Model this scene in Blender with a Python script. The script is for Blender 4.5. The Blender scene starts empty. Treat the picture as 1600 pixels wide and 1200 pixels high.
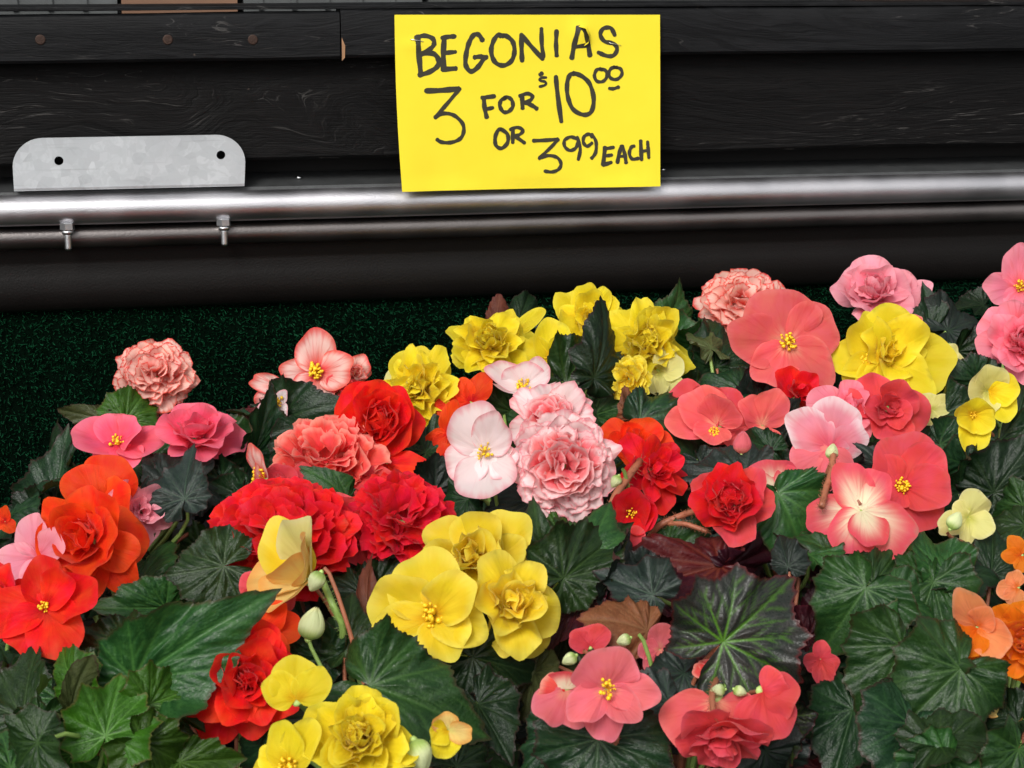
import bpy, math, random
import numpy as np
from mathutils import Vector, Matrix
S = bpy.context.scene
COL = S.collection
R_ = math.radians
# ------------------------------------------------------------------ camera, sky, sun, exposure
PITCH = R_(12); CAMZ = 1.60; F = 3200.0
cam = bpy.data.objects.new('camera', bpy.data.cameras.new('camera')); COL.objects.link(cam)
cam.location = (0, 0, CAMZ); cam.rotation_euler = (math.pi/2 - PITCH, 0, 0)
cam.data.lens = 72; cam.data.sensor_width = 36; cam.data.clip_start = .02; cam.data.clip_end = 500
cam.data.dof.use_dof = True; cam.data.dof.focus_distance = 1.95; cam.data.dof.aperture_fstop = 22.0
S.camera = cam
W = bpy.data.worlds.new('World'); S.world = W; W.use_nodes = True
nt = W.node_tree; bg = nt.nodes['Background']
sky = nt.nodes.new('ShaderNodeTexSky'); sky.sky_type = 'NISHITA'; sky.sun_disc = False
SUN_EL, SUN_ROT = R_(40), R_(200)
sky.sun_elevation = SUN_EL; sky.sun_rotation = SUN_ROT; sky.dust_density = 3.0
hs = nt.nodes.new('ShaderNodeHueSaturation'); hs.inputs['Saturation'].default_value = .12
nt.links.new(sky.outputs[0], hs.inputs['Color']); nt.links.new(hs.outputs[0], bg.inputs[0])
bg.inputs[1].default_value = .13
sl = bpy.data.lights.new('sun', 'SUN'); sl.energy = 1.9; sl.angle = R_(24); sl.color = (1, .97, .92)
sun = bpy.data.objects.new('sun', sl); COL.objects.link(sun)
sd = Vector((math.sin(SUN_ROT)*math.cos(SUN_EL), math.cos(SUN_ROT)*math.cos(SUN_EL), math.sin(SUN_EL)))
sun.rotation_euler = sd.to_track_quat('Z', 'Y').to_euler(); sun.location = (0, -2, 5)
vs = S.view_settings; vs.view_transform = 'Standard'; vs.look = 'None'; vs.exposure = 0.38; vs.gamma = 1; vs.use_curve_mapping = False
S.render.engine = 'CYCLES'

# ------------------------------------------------------------------ helpers
RT = Vector((1, 0, 0)); FW = Vector((0, math.cos(PITCH), -math.sin(PITCH))); UP = Vector((0, math.sin(PITCH), math.cos(PITCH)))
CAM = Vector((0, 0, CAMZ))
def ray(u, v):
    return (RT*((u-800)/F) + UP*((600-v)/F) + FW)          # depth 1 along the axis
CA, CB = 1.065, .345
def canopy(u, v, lift=0.0):
    "point of the leaf canopy (a gently sloping sheet over the bench) seen at a pixel; returns point and depth"
    r = ray(u, v); t = CA/(-r.z + CB*r.y)
    t -= lift
    return CAM + r*t, t
YAW = R_(11.7); WO = Vector((0, 2.15, 0)); WX = Vector((math.cos(YAW), math.sin(YAW), 0)); WN = Vector((-math.sin(YAW), math.cos(YAW), 0))
def wall_pt(u, v, off=0.0):
    r = ray(u, v); t = ((WO + WN*off - CAM).dot(WN))/r.dot(WN)
    p = CAM + r*t
    return (p-WO).dot(WX), p.z          # position along wall, height
def wz(v, off=0.0, u=800): return wall_pt(u, v, off)[1]
def wx(u, v, off=0.0): return wall_pt(u, v, off)[0]
WM = Matrix.Translation(WO) @ Matrix.Rotation(YAW, 4, 'Z')      # wall frame: x along, y away from viewer, z up (absolute)

def mesh(name, verts, faces, mat=None, parent=None, smooth=True, M=None, link=True):
    me = bpy.data.meshes.new(name)
    me.from_pydata([tuple(v) for v in verts], [], [tuple(f) for f in faces])
    if smooth: me.shade_smooth()
    if mat: me.materials.append(mat)
    o = bpy.data.objects.new(name, me); COL.objects.link(o)
    if parent: o.parent = parent
    if M is not None: o.matrix_basis = M
    return o
def empty(name, loc=(0,0,0), M=None):
    o = bpy.data.objects.new(name, None); COL.objects.link(o); o.location = loc; o.empty_display_size = .02
    if M is not None: o.matrix_basis = M
    return o
def tag(o, label=None, cat=None, group=None, kind=None):
    if label: o['label'] = label
    if cat: o['category'] = cat
    if group: o['group'] = group
    if kind: o['kind'] = kind
    return o
class G:
    def __init__(s): s.v = []; s.f = []
    def add(s, vs_, fs):
        n = len(s.v); s.v += [tuple(a) for a in vs_]; s.f += [tuple(i+n for i in f) for f in fs]
    def box(s, x0, x1, y0, y1, z0, z1, b=0.0):
        if b <= 0:
            s.add([(x, y, z) for z in (z0, z1) for y in (y0, y1) for x in (x0, x1)],
                  [(0,2,3,1), (4,5,7,6), (0,1,5,4), (2,6,7,3), (0,4,6,2), (1,3,7,5)]); return
        # bevelled along x: octagonal section
        pr = [(y0+b,z0),(y1-b,z0),(y1,z0+b),(y1,z1-b),(y1-b,z1),(y0+b,z1),(y0,z1-b),(y0,z0+b)]
        v = [(x, y, z) for x in (x0, x1) for y, z in pr]
        s.add(v, [tuple(range(8)), tuple(range(15, 7, -1))] + [(i, i+8, (i+1) % 8+8, (i+1) % 8) for i in range(8)])
    def tube(s, pts, rad, n=8, cap=True):
        pts = [Vector(p) for p in pts]; m = len(pts)
        if not hasattr(rad, '__len__'): rad = [rad]*m
        base = []; up = None
        for i, p in enumerate(pts):
            t = (pts[min(i+1, m-1)] - pts[max(i-1, 0)]).normalized()
            if up is None: up = t.orthogonal().normalized()
            up = (up - t*up.dot(t)).normalized(); q = t.cross(up)
            base += [tuple(p + (up*math.cos(a)+q*math.sin(a))*rad[i]) for a in [2*math.pi*k/n for k in range(n)]]
        f = [(i*n+k, i*n+(k+1) % n, (i+1)*n+(k+1) % n, (i+1)*n+k) for i in range(m-1) for k in range(n)]
        if cap: f += [tuple(range(n-1, -1, -1)), tuple((m-1)*n+k for k in range(n))]
        s.add(base, f)
    def ball(s, c, r, n=6, m=4, sc=(1,1,1)):
        v = [(c[0], c[1], c[2]+r*sc[2])]
        for j in range(1, m):
            th = math.pi*j/m
            v += [(c[0]+r*sc[0]*math.sin(th)*math.cos(2*math.pi*k/n), c[1]+r*sc[1]*math.sin(th)*math.sin(2*math.pi*k/n), c[2]+r*sc[2]*math.cos(th)) for k in range(n)]
        v.append((c[0], c[1], c[2]-r*sc[2]))
        f = [(0, 1+k, 1+(k+1) % n) for k in range(n)]
        for j in range(m-2): f += [(1+j*n+k, 1+(j+1)*n+k, 1+(j+1)*n+(k+1) % n, 1+j*n+(k+1) % n) for k in range(n)]
        L = len(v)-1; f += [(L, 1+(m-2)*n+(k+1) % n, 1+(m-2)*n+k) for k in range(n)]
        s.add(v, f)
    def extrude(s, prof, x0, x1, nx=1):
        "closed y,z profile swept along x"
        n = len(prof); v = []
        for i in range(nx+1):
            x = x0+(x1-x0)*i/nx; v += [(x, y, z) for y, z in prof]
        f = [(i*n+k, (i+1)*n+k, (i+1)*n+(k+1) % n, i*n+(k+1) % n) for i in range(nx) for k in range(n)]
        f += [tuple(range(n)), tuple(nx*n+k for k in range(n-1, -1, -1))]
        s.add(v, f)
    def lathe(s, prof, n=24, c=(0,0,0)):
        v = [(c[0]+r*math.cos(2*math.pi*k/n), c[1]+r*math.sin(2*math.pi*k/n), c[2]+z) for r, z in prof for k in range(n)]
        f = [(i*n+k, i*n+(k+1) % n, (i+1)*n+(k+1) % n, (i+1)*n+k) for i in range(len(prof)-1) for k in range(n)]
        s.add(v, f)
    def out(s, name, mat, parent=None, smooth=True, M=None): return mesh(name, s.v, s.f, mat, parent, smooth, M)
def autosmooth(o, ang=35):
    me = o.data; me.shade_smooth()
    try: me.set_sharp_from_angle(angle=R_(ang))
    except Exception: pass
    return o

# ------------------------------------------------------------------ materials
def new_mat(name):
    m = bpy.data.materials.new(name); m.use_nodes = True; t = m.node_tree
    return m, t, t.nodes['Principled BSDF'], t.nodes['Material Output']
def N(t, typ, **kw):
    n = t.nodes.new(typ)
    for k, v in kw.items():
        if k.startswith('i_'): n.inputs[int(k[2:]) if k[2:].isdigit() else k[2:]].default_value = v
        else: setattr(n, k, v)
    return n
def mixc(t, fac, a, b, mode='MIX'):
    n = t.nodes.new('ShaderNodeMix'); n.data_type = 'RGBA'; n.blend_type = mode
    for sock, val in ((n.inputs[0], fac), (n.inputs[6], a), (n.inputs[7], b)):
        if isinstance(val, (int, float)): sock.default_value = val
        elif isinstance(val, tuple): sock.default_value = (*val, 1) if len(val) == 3 else val
        else: t.links.new(val, sock)
    return n.outputs[2]
def math_(t, op, a, b=None, c=None, clamp=False):
    n = t.nodes.new('ShaderNodeMath'); n.operation = op; n.use_clamp = clamp
    for i, val in enumerate((a, b, c)):
        if val is None: continue
        if isinstance(val, (int, float)): n.inputs[i].default_value = val
        else: t.links.new(val, n.inputs[i])
    return n.outputs[0]
def remap(t, v, a, b, c=0.0, d=1.0, smooth=True):
    n = t.nodes.new('ShaderNodeMapRange'); n.interpolation_type = 'SMOOTHSTEP' if smooth else 'LINEAR'
    t.links.new(v, n.inputs[0])
    for i, q in enumerate((a, b, c, d)): n.inputs[i+1].default_value = q
    return n.outputs[0]
def tex(t, typ, vec=None, scale=None, **kw):
    n = t.nodes.new(typ)
    if vec is not None:
        if scale is not None and isinstance(scale, tuple):
            m = t.nodes.new('ShaderNodeMapping'); m.inputs['Scale'].default_value = scale; t.links.new(vec, m.inputs[0]); vec = m.outputs[0]
        t.links.new(vec, n.inputs['Vector'])
    for k, v in kw.items(): n.inputs[k].default_value = v
    return n
def bump(t, bsdf, h, strength=.3, dist=.001):
    b = t.nodes.new('ShaderNodeBump'); b.inputs['Strength'].default_value = strength; b.inputs['Distance'].default_value = dist
    t.links.new(h, b.inputs['Height']); t.links.new(b.outputs[0], bsdf.inputs['Normal'])

def petal_mat(name, throat, mid, edge, e0=.85, e1=1.0, veins=.25, vcol=None, trans=.32, throat_r=.25, mott=.0, mcol=None):
    m, t, b, out = new_mat(name)
    uv = N(t, 'ShaderNodeUVMap'); sep = N(t, 'ShaderNodeSeparateXYZ'); t.links.new(uv.outputs[0], sep.inputs[0])
    oi = N(t, 'ShaderNodeObjectInfo')
    cb = N(t, 'ShaderNodeCombineXYZ')
    t.links.new(math_(t, 'MULTIPLY', sep.outputs[0], 22.0), cb.inputs[0]); t.links.new(math_(t, 'MULTIPLY', sep.outputs[1], 1.3), cb.inputs[1])
    t.links.new(math_(t, 'MULTIPLY', oi.outputs['Random'], 37.0), cb.inputs[2])
    nv = tex(t, 'ShaderNodeTexNoise', cb.outputs[0], Scale=1.0, Detail=2.0)
    tc = N(t, 'ShaderNodeTexCoord'); nb = tex(t, 'ShaderNodeTexNoise', tc.outputs['Object'], Scale=60.0, Detail=3.0)
    v = sep.outputs[1]
    vj = math_(t, 'ADD', v, math_(t, 'MULTIPLY', math_(t, 'SUBTRACT', nv.outputs[0], .5), .22))
    c = mixc(t, remap(t, vj, throat_r*.3, throat_r*1.8), throat, mid)
    if mott: c = mixc(t, remap(t, nb.outputs[0], .5, .62, 0, mott), c, mcol or edge)
    c = mixc(t, remap(t, vj, e0, e1), c, edge)
    vc = vcol or tuple(x*.72 for x in mid)
    vf = math_(t, 'MULTIPLY', remap(t, nv.outputs[0], .52, .68), veins)
    c = mixc(t, vf, c, vc)
    ns_ = tex(t, 'ShaderNodeTexNoise', tc.outputs['Object'], Scale=34.0, Detail=3.0)
    bf = math_(t, 'MULTIPLY', remap(t, ns_.outputs[0], .60, .68), remap(t, vj, .88, 1.02))
    c = mixc(t, math_(t, 'MULTIPLY', bf, .55), c, tuple(x*.45+y for x, y in zip(mid, (.05,.03,.01))))
    h = N(t, 'ShaderNodeHueSaturation'); t.links.new(c, h.inputs['Color'])
    t.links.new(remap(t, oi.outputs['Random'], 0, 1, .84, 1.10, False), h.inputs['Value'])
    t.links.new(remap(t, nb.outputs[0], .3, .7, .494, .506, False), h.inputs['Hue'])
    c = h.outputs[0]
    t.links.new(c, b.inputs['Base Color']); b.inputs['Roughness'].default_value = .6
    b.inputs['Specular IOR Level'].default_value = .2
    b.inputs['Sheen Weight'].default_value = .12; b.inputs['Sheen Roughness'].default_value = .4
    tr = N(t, 'ShaderNodeBsdfTranslucent'); t.links.new(c, tr.inputs[0])
    mx = N(t, 'ShaderNodeMixShader'); mx.inputs[0].default_value = trans+.14
    t.links.new(b.outputs[0], mx.inputs[1]); t.links.new(tr.outputs[0], mx.inputs[2]); t.links.new(mx.outputs[0], out.inputs[0])
    hh = math_(t, 'ADD', math_(t, 'MULTIPLY', nv.outputs[0], .6), math_(t, 'MULTIPLY', nb.outputs[0], .8))
    bump(t, b, hh, .75, .0018)
    return m
PM = {
 'red':      petal_mat('petal_red', (.52,.004,.006), (.80,.011,.018), (.82,.022,.03), trans=.3, veins=.3),
 'deepred':  petal_mat('petal_deep_red', (.50,.003,.008), (.74,.008,.026), (.78,.018,.035), trans=.3, veins=.3),
 'orred':    petal_mat('petal_orange_red', (.66,.01,.004), (.88,.052,.006), (.90,.075,.012), trans=.32, veins=.3),
 'scarlet':  petal_mat('petal_scarlet', (.58,.004,.004), (.85,.020,.010), (.87,.030,.016), trans=.32, veins=.3),
 'coral':    petal_mat('petal_coral', (.90,.36,.24), (.83,.125,.125), (.88,.19,.18), throat_r=.2, trans=.3, veins=.42, vcol=(.78,.07,.08)),
 'coralpink':petal_mat('petal_coral_pink', (.88,.32,.24), (.82,.17,.20), (.83,.22,.26), throat_r=.2, trans=.3, vcol=(.74,.09,.12)),
 'coralred': petal_mat('petal_coral_red', (.74,.05,.06), (.76,.07,.085), (.77,.10,.12), trans=.3),
 'pink':     petal_mat('petal_pink', (.76,.03,.08), (.92,.105,.19), (.94,.19,.28), e0=.6, trans=.3, vcol=(.78,.06,.10), veins=.35),
 'rosepink': petal_mat('petal_rose_pink', (.93,.13,.14), (.94,.22,.31), (.95,.31,.39), e0=.5, trans=.3, vcol=(.82,.12,.16), veins=.35),
 'palepink': petal_mat('petal_pale_pink', (.86,.16,.22), (.90,.29,.38), (.92,.40,.47), e0=.5, trans=.28, vcol=(.80,.18,.23), veins=.35),
 'salmon':   petal_mat('petal_salmon', (.84,.035,.035), (.90,.10,.085), (.94,.33,.26), e0=.7, e1=1., trans=.3),
 'picotee':  petal_mat('petal_picotee_coral', (.86,.12,.07), (.94,.60,.52), (.80,.05,.035), e0=.88, e1=1.02, throat_r=.42, veins=.3, vcol=(.88,.24,.18)),
 'picsingle':petal_mat('petal_blush_red_veined', (.84,.06,.045), (.94,.60,.54), (.84,.09,.07), e0=.72, e1=1.02, throat_r=.40, veins=.8, vcol=(.80,.20,.18)),
 'whitepink':petal_mat('petal_white_pink_edge', (.86,.66,.42), (.90,.76,.76), (.82,.24,.30), e0=.80, e1=1.1, throat_r=.12, veins=.18, vcol=(.83,.42,.46)),
 'picwhite': petal_mat('petal_white_ruffle', (.88,.16,.18), (.95,.72,.72), (.90,.26,.31), e0=.86, e1=1.06, throat_r=.38, veins=.22, vcol=(.84,.36,.40)),
 'piccore':  petal_mat('petal_salmon_ruffle', (.86,.07,.09), (.92,.24,.25), (.95,.58,.58), e0=.72, e1=1., throat_r=.4, veins=.2),
 'redcream': petal_mat('petal_red_cream', (.90,.82,.58), (.86,.50,.38), (.78,.09,.12), e0=.38, e1=.92, throat_r=.45, veins=.3, vcol=(.78,.16,.17)),
 'roseedge': petal_mat('petal_rose_white_edge', (.76,.11,.16), (.82,.30,.37), (.90,.70,.73), e0=.70, e1=.98, throat_r=.4, veins=.4, vcol=(.78,.18,.25)),
 'yellow':   petal_mat('petal_yellow', (.80,.50,.005), (.84,.67,.018), (.86,.73,.05), trans=.3, veins=.15, vcol=(.76,.55,.01), e0=.8),
 'yellow2':  petal_mat('petal_warm_yellow', (.80,.46,.006), (.84,.63,.022), (.87,.73,.09), trans=.3, veins=.15, vcol=(.76,.50,.012), e0=.7),
 'paleyel':  petal_mat('petal_pale_yellow', (.62,.60,.12), (.80,.75,.27), (.83,.78,.36), trans=.32, veins=.25, vcol=(.66,.60,.15)),
 'peach':    petal_mat('petal_peach_cream', (.80,.70,.22), (.82,.60,.20), (.80,.40,.10), e0=.6, trans=.3, veins=.35, vcol=(.78,.44,.14)),
 'budcream': petal_mat('bud_cream', (.40,.55,.14), (.74,.80,.45), (.80,.80,.40), trans=.25, veins=.15, vcol=(.50,.62,.20)),
 'orange':   petal_mat('petal_orange', (.80,.12,.002), (.86,.20,.006), (.87,.25,.01), trans=.3),
 'peachor':  petal_mat('petal_peach_orange', (.86,.20,.03), (.88,.29,.11), (.88,.36,.18), trans=.3),
}
def leaf_mat(name, blade, blade2, vein, back, rim, rough=.42, vk=.8, spec=.4):
    m, t, b, out = new_mat(name)
    at = N(t, 'ShaderNodeAttribute', attribute_name='lf'); sp = N(t, 'ShaderNodeSeparateColor'); t.links.new(at.outputs[0], sp.inputs[0])
    oi = N(t, 'ShaderNodeObjectInfo'); tc = N(t, 'ShaderNodeTexCoord')
    n1 = tex(t, 'ShaderNodeTexNoise', tc.outputs['Object'], Scale=4.0, Detail=4.0)
    n2 = tex(t, 'ShaderNodeTexNoise', tc.outputs['Object'], Scale=45.0, Detail=3.0)
    c = mixc(t, remap(t, n1.outputs[0], .35, .65), blade, blade2)
    c = mixc(t, math_(t, 'MULTIPLY', remap(t, n2.outputs[0], .45, .75), .35), c, tuple(min(1, x*1.7) for x in blade2))
    c = mixc(t, math_(t, 'MULTIPLY', sp.outputs[0], vk), c, vein)
    c = mixc(t, remap(t, math_(t, 'ADD', sp.outputs[1], math_(t, 'MULTIPLY', n2.outputs[0], .06)), .96, 1.03, 0, .75), c, rim)
    h = N(t, 'ShaderNodeHueSaturation'); t.links.new(c, h.inputs['Color']); h.inputs['Saturation'].default_value = 1.18
    t.links.new(remap(t, oi.outputs['Random'], 0, 1, .34, .92, False), h.inputs['Value'])
    t.links.new(remap(t, oi.outputs['Random'], 0, 1, .470, .502, False), h.inputs['Hue'])
    ge = N(t, 'ShaderNodeNewGeometry')
    bk = mixc(t, math_(t, 'MULTIPLY', sp.outputs[0], .5), back, tuple(min(1, x*2) for x in back))
    c = mixc(t, ge.outputs['Backfacing'], h.outputs[0], bk)
    t.links.new(c, b.inputs['Base Color'])
    t.links.new(remap(t, n2.outputs[0], .3, .7, rough-.13, rough+.12), b.inputs['Roughness'])
    b.inputs['Specular IOR Level'].default_value = spec*.72
    tr = N(t, 'ShaderNodeBsdfTranslucent'); t.links.new(mixc(t, 1.0, c, (.9, 1.3, .4), 'MULTIPLY'), tr.inputs[0])
    mx = N(t, 'ShaderNodeMixShader'); mx.inputs[0].default_value = .14
    t.links.new(b.outputs[0], mx.inputs[1]); t.links.new(tr.outputs[0], mx.inputs[2]); t.links.new(mx.outputs[0], out.inputs[0])
    v2 = tex(t, 'ShaderNodeTexVoronoi', tc.outputs['Object'], Scale=26.0)
    bump(t, b, math_(t, 'ADD', math_(t, 'MULTIPLY', v2.outputs[0], .45), n2.outputs[0]), .26, .0022)
    return m
LM = {
 'green': leaf_mat('leaf_green', (.017,.052,.019), (.030,.080,.026), (.075,.17,.055), (.10,.14,.05), (.05,.035,.02)),
 'fresh': leaf_mat('leaf_fresh_green', (.030,.090,.018), (.046,.135,.026), (.13,.29,.08), (.13,.19,.06), (.10,.08,.03)),
 'dark':  leaf_mat('leaf_dark_green', (.010,.027,.014), (.018,.044,.021), (.040,.095,.036), (.07,.06,.03), (.045,.02,.018)),
 'slate': leaf_mat('leaf_slate', (.017,.027,.023), (.026,.036,.032), (.04,.07,.045), (.07,.03,.028), (.04,.015,.015), rough=.46),
 'bronze':leaf_mat('leaf_bronze', (.015,.020,.016), (.028,.027,.024), (.085,.19,.035), (.085,.018,.018), (.085,.014,.016), vk=.95, rough=.38, spec=.55),
 'maroon':leaf_mat('leaf_maroon', (.045,.010,.012), (.075,.015,.016), (.13,.04,.03), (.085,.018,.018), (.11,.02,.02), rough=.5),
 'brown': leaf_mat('leaf_brown', (.13,.055,.032), (.19,.085,.05), (.22,.12,.07), (.14,.07,.04), (.12,.04,.03), rough=.6),
 'olive': leaf_mat('leaf_olive', (.065,.085,.038), (.085,.105,.045), (.12,.16,.07), (.10,.11,.05), (.07,.04,.03)),
}
def simple(name, col, rough=.5, metal=0., spec=.5, bs=None, bstr=.3, var=0., vs_=20.):
    m, t, b, out = new_mat(name); tc = N(t, 'ShaderNodeTexCoord')
    n1 = tex(t, 'ShaderNodeTexNoise', tc.outputs['Object'], Scale=vs_, Detail=5.0)
    c = mixc(t, n1.outputs[0], tuple(x*(1-var) for x in col), tuple(min(1, x*(1+var)) for x in col))
    t.links.new(c, b.inputs['Base Color']); b.inputs['Roughness'].default_value = rough; b.inputs['Metallic'].default_value = metal
    b.inputs['Specular IOR Level'].default_value = spec
    if bs:
        n2 = tex(t, 'ShaderNodeTexNoise', tc.outputs['Object'], Scale=bs, Detail=4.0); bump(t, b, n2.outputs[0], bstr, .001)
    return m
M_STAMEN = simple('stamen_yellow', (.82,.50,.01), .5, var=.25, vs_=300, bs=500)
M_STEM = simple('stem_green', (.22,.34,.08), .45, var=.3, vs_=80, bs=400)
M_STEMR = simple('stem_red', (.30,.10,.05), .5, var=.45, vs_=60, bs=400)
M_CALYX = simple('calyx_green', (.36,.50,.14), .45, var=.25, vs_=90, bs=300)
M_POT = simple('pot_plastic', (.012,.012,.013), .5, var=.2)
M_SOIL = simple('soil', (.018,.012,.008), .95, var=.5, vs_=150, bs=200, bstr=1)

# ------------------------------------------------------------------ setting: ground
g = G(); g.add([(-60,-60,0),(60,-60,0),(60,60,0),(-60,60,0)], [(0,1,2,3)])
tag(g.out('ground', simple('asphalt', (.05,.05,.052), .9, var=.3, vs_=8, bs=60), smooth=False), kind='structure')

# ------------------------------------------------------------------ wooden wall with trim, boards
def wood_mat(name, base, light, knots=True, bstr=.5, gloss=.5):
    m, t, b, out = new_mat(name); tc = N(t, 'ShaderNodeTexCoord'); ob = tc.outputs['Object']; oi = N(t, 'ShaderNodeObjectInfo')
    w = tex(t, 'ShaderNodeTexNoise', ob, (2.2, 1, 9), Scale=1.0, Detail=4.0, Distortion=.7)
    cb = N(t, 'ShaderNodeVectorMath', operation='SCALE'); t.links.new(w.outputs['Color'], cb.inputs[0]); cb.inputs['Scale'].default_value = .22
    ad = N(t, 'ShaderNodeVectorMath', operation='ADD'); t.links.new(ob, ad.inputs[0]); t.links.new(cb.outputs[0], ad.inputs[1])
    grain = tex(t, 'ShaderNodeTexNoise', ad.outputs[0], (5, 40, 130), Scale=1.0, Detail=6.0, Roughness=.65)
    fine = tex(t, 'ShaderNodeTexNoise', ob, (30, 200, 900), Scale=1.0, Detail=4.0)
    c = mixc(t, remap(t, grain.outputs[0], .4, .7), base, light)
    scr = tex(t, 'ShaderNodeTexNoise', ad.outputs[0], (14, 60, 420), Scale=1.0, Detail=5.0, Roughness=.7)
    spk = tex(t, 'ShaderNodeTexNoise', ob, (1, 1, 1), Scale=90.0, Detail=3.0)
    f = math_(t, 'MULTIPLY', remap(t, scr.outputs[0], .58, .70), remap(t, w.outputs[0], .48, .62))
    c = mixc(t, math_(t, 'MULTIPLY', f, .7), c, (.10,.095,.09))
    c = mixc(t, remap(t, spk.outputs[0], .74, .80, 0, .6), c, (.12,.09,.07))
    t.links.new(c, b.inputs['Base Color']); b.inputs['Specular IOR Level'].default_value = gloss*.26
    t.links.new(remap(t, grain.outputs[0], .3, .7, .48, .7), b.inputs['Roughness'])
    h = math_(t, 'ADD', math_(t, 'ADD', grain.outputs[0], math_(t, 'MULTIPLY', fine.outputs[0], .3)), math_(t, 'MULTIPLY', w.outputs[0], 1.6))
    bump(t, b, h, bstr, .004)
    return m
M_TRIM = wood_mat('black_paint_trim', (.0034,.0036,.0041), (.0095,.0098,.0108), gloss=.55, bstr=.36)
M_BOARD = wood_mat('black_paint_board', (.0018,.0017,.0018), (.0046,.0042,.0042), bstr=.5, gloss=.5)
M_RAW = simple('raw_wood_end', (.30,.16,.08), .8, var=.4, vs_=120)
M_RUST = simple('rusty_screw', (.040,.020,.013), .65, metal=.4, var=.4, vs_=400, bs=500)
M_DARK = simple('void_black', (.006,.005,.005), .8)
XL, XR = -2.6, 2.8
def board(name, x0, x1, off0, off1, z0, z1, mat, parent, nx=1, wob=.0, seed=0, tilt=0.):
    "board with eased edges and a slightly wandering arris"
    rnd = random.Random(seed); ph = [rnd.uniform(0, 6.3) for _ in range(6)]
    xs = [x0+(x1-x0)*i/nx for i in range(nx+1)]; v = []; f = []
    for x in xs:
        wv = wob*(math.sin(x*9+ph[0])+.6*math.sin(x*23+ph[1])); wu = wob*(math.sin(x*7+ph[2])+.5*math.sin(x*31+ph[3]))
        a, b_ = z0+wv+tilt*(x-x1), z1+wu+tilt*(x-x1); e = .003
        v += [(x,y,z) for y,z in ((off0+e,a),(off1,a),(off1,b_),(off0+e*1.6,b_),(off0+e*.5,b_-e*.5),(off0,b_-e*1.6),(off0,(a+b_)/2),(off0,a+e))]
    n = 8
    for i in range(nx):
        f += [(i*n+k, (i+1)*n+k, (i+1)*n+(k+1) % n, i*n+(k+1) % n) for k in range(n)]
    f += [tuple(range(n)), tuple(nx*n+k for k in range(n-1,-1,-1))]
    o = mesh(name, v, f, mat, parent, True); autosmooth(o, 30); return o
wall = empty('plank_wall', M=WM)
tag(wall, 'black painted wooden wall of horizontal boards behind the yellow price sign', 'wall')
TO = -.012                                           # face of the trim
z_tt, z_tb = wz(14, TO), wz(88, TO)
xj = wx(532, 50, TO)
tl = board('trim_board', XL, xj-.0007, TO, .03, z_tb-.0008, z_tt-.0022, M_TRIM, wall, 60, .0005, 3, tilt=.0035)
tr_ = board('trim_board', xj+.0007, XR, TO+.0015, .03, z_tb, z_tt, M_TRIM, wall, 60, .0003, 4)
# raw wood chip at the joint
g = G(); zc = wz(75, TO)
g.add([(xj+.0012,TO-.0006,zc+.012),(xj+.0045,TO-.0006,zc+.004),(xj+.004,TO-.0006,zc-.008),(xj+.0012,TO-.0006,zc-.011),(xj+.0012,TO+.003,zc+.012),(xj+.0045,TO+.003,zc+.004),(xj+.004,TO+.003,zc-.008),(xj+.0012,TO+.003,zc-.011)],
      [(0,3,2,1),(4,5,6,7),(0,1,5,4),(1,2,6,5),(2,3,7,6),(3,0,4,7)]); g.out('splinter', M_RAW, wall, False)
# thin ledge strip on top of the trim
board('ledge_strip', XL, XR, TO+.006, .05, z_tt+.0005, z_tt+.006, M_TRIM, wall, 30, .0003, 9)
z_b2b = wz(243, .014)
board('siding_board', XL, XR, .014, .036, z_b2b, z_tb+.018, M_BOARD, wall, 80, .0008, 5)
# backing behind the gap and the lower boards
board('siding_board', XL, XR, .075, .095, z_b2b-.35, z_tb+.018, M_DARK, wall, 1, 0, 6)
for px in (63, 262, 395):
    sx, sz = wall_pt(px, 62, TO); g = G()
    g.lathe([(0.0001,.0012),(.0042,.0012),(.0050,.0006),(.0052,-.002)], 16)
    for k in (0, 1): g.box(-.003 if k == 0 else -.0006, .003 if k == 0 else .0006, -.0006 if k == 0 else -.003, .0006 if k == 0 else .003, .0009+.0001*k, .0017+.0001*k)
    g.out('screw', M_RUST, wall, False, Matrix.Translation((sx, TO, sz)) @ Matrix.Rotation(R_(90), 4, 'X') @ Matrix.Rotation(px, 4, 'Z') )
# posts that carry the wall down to the ground
for px in (-2.4, -.8, .9, 2.6):
    g = G(); g.box(px-.04, px+.04, .10, .18, 0, z_tb); g.out('wall_post', M_DARK, wall, False)

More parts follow.
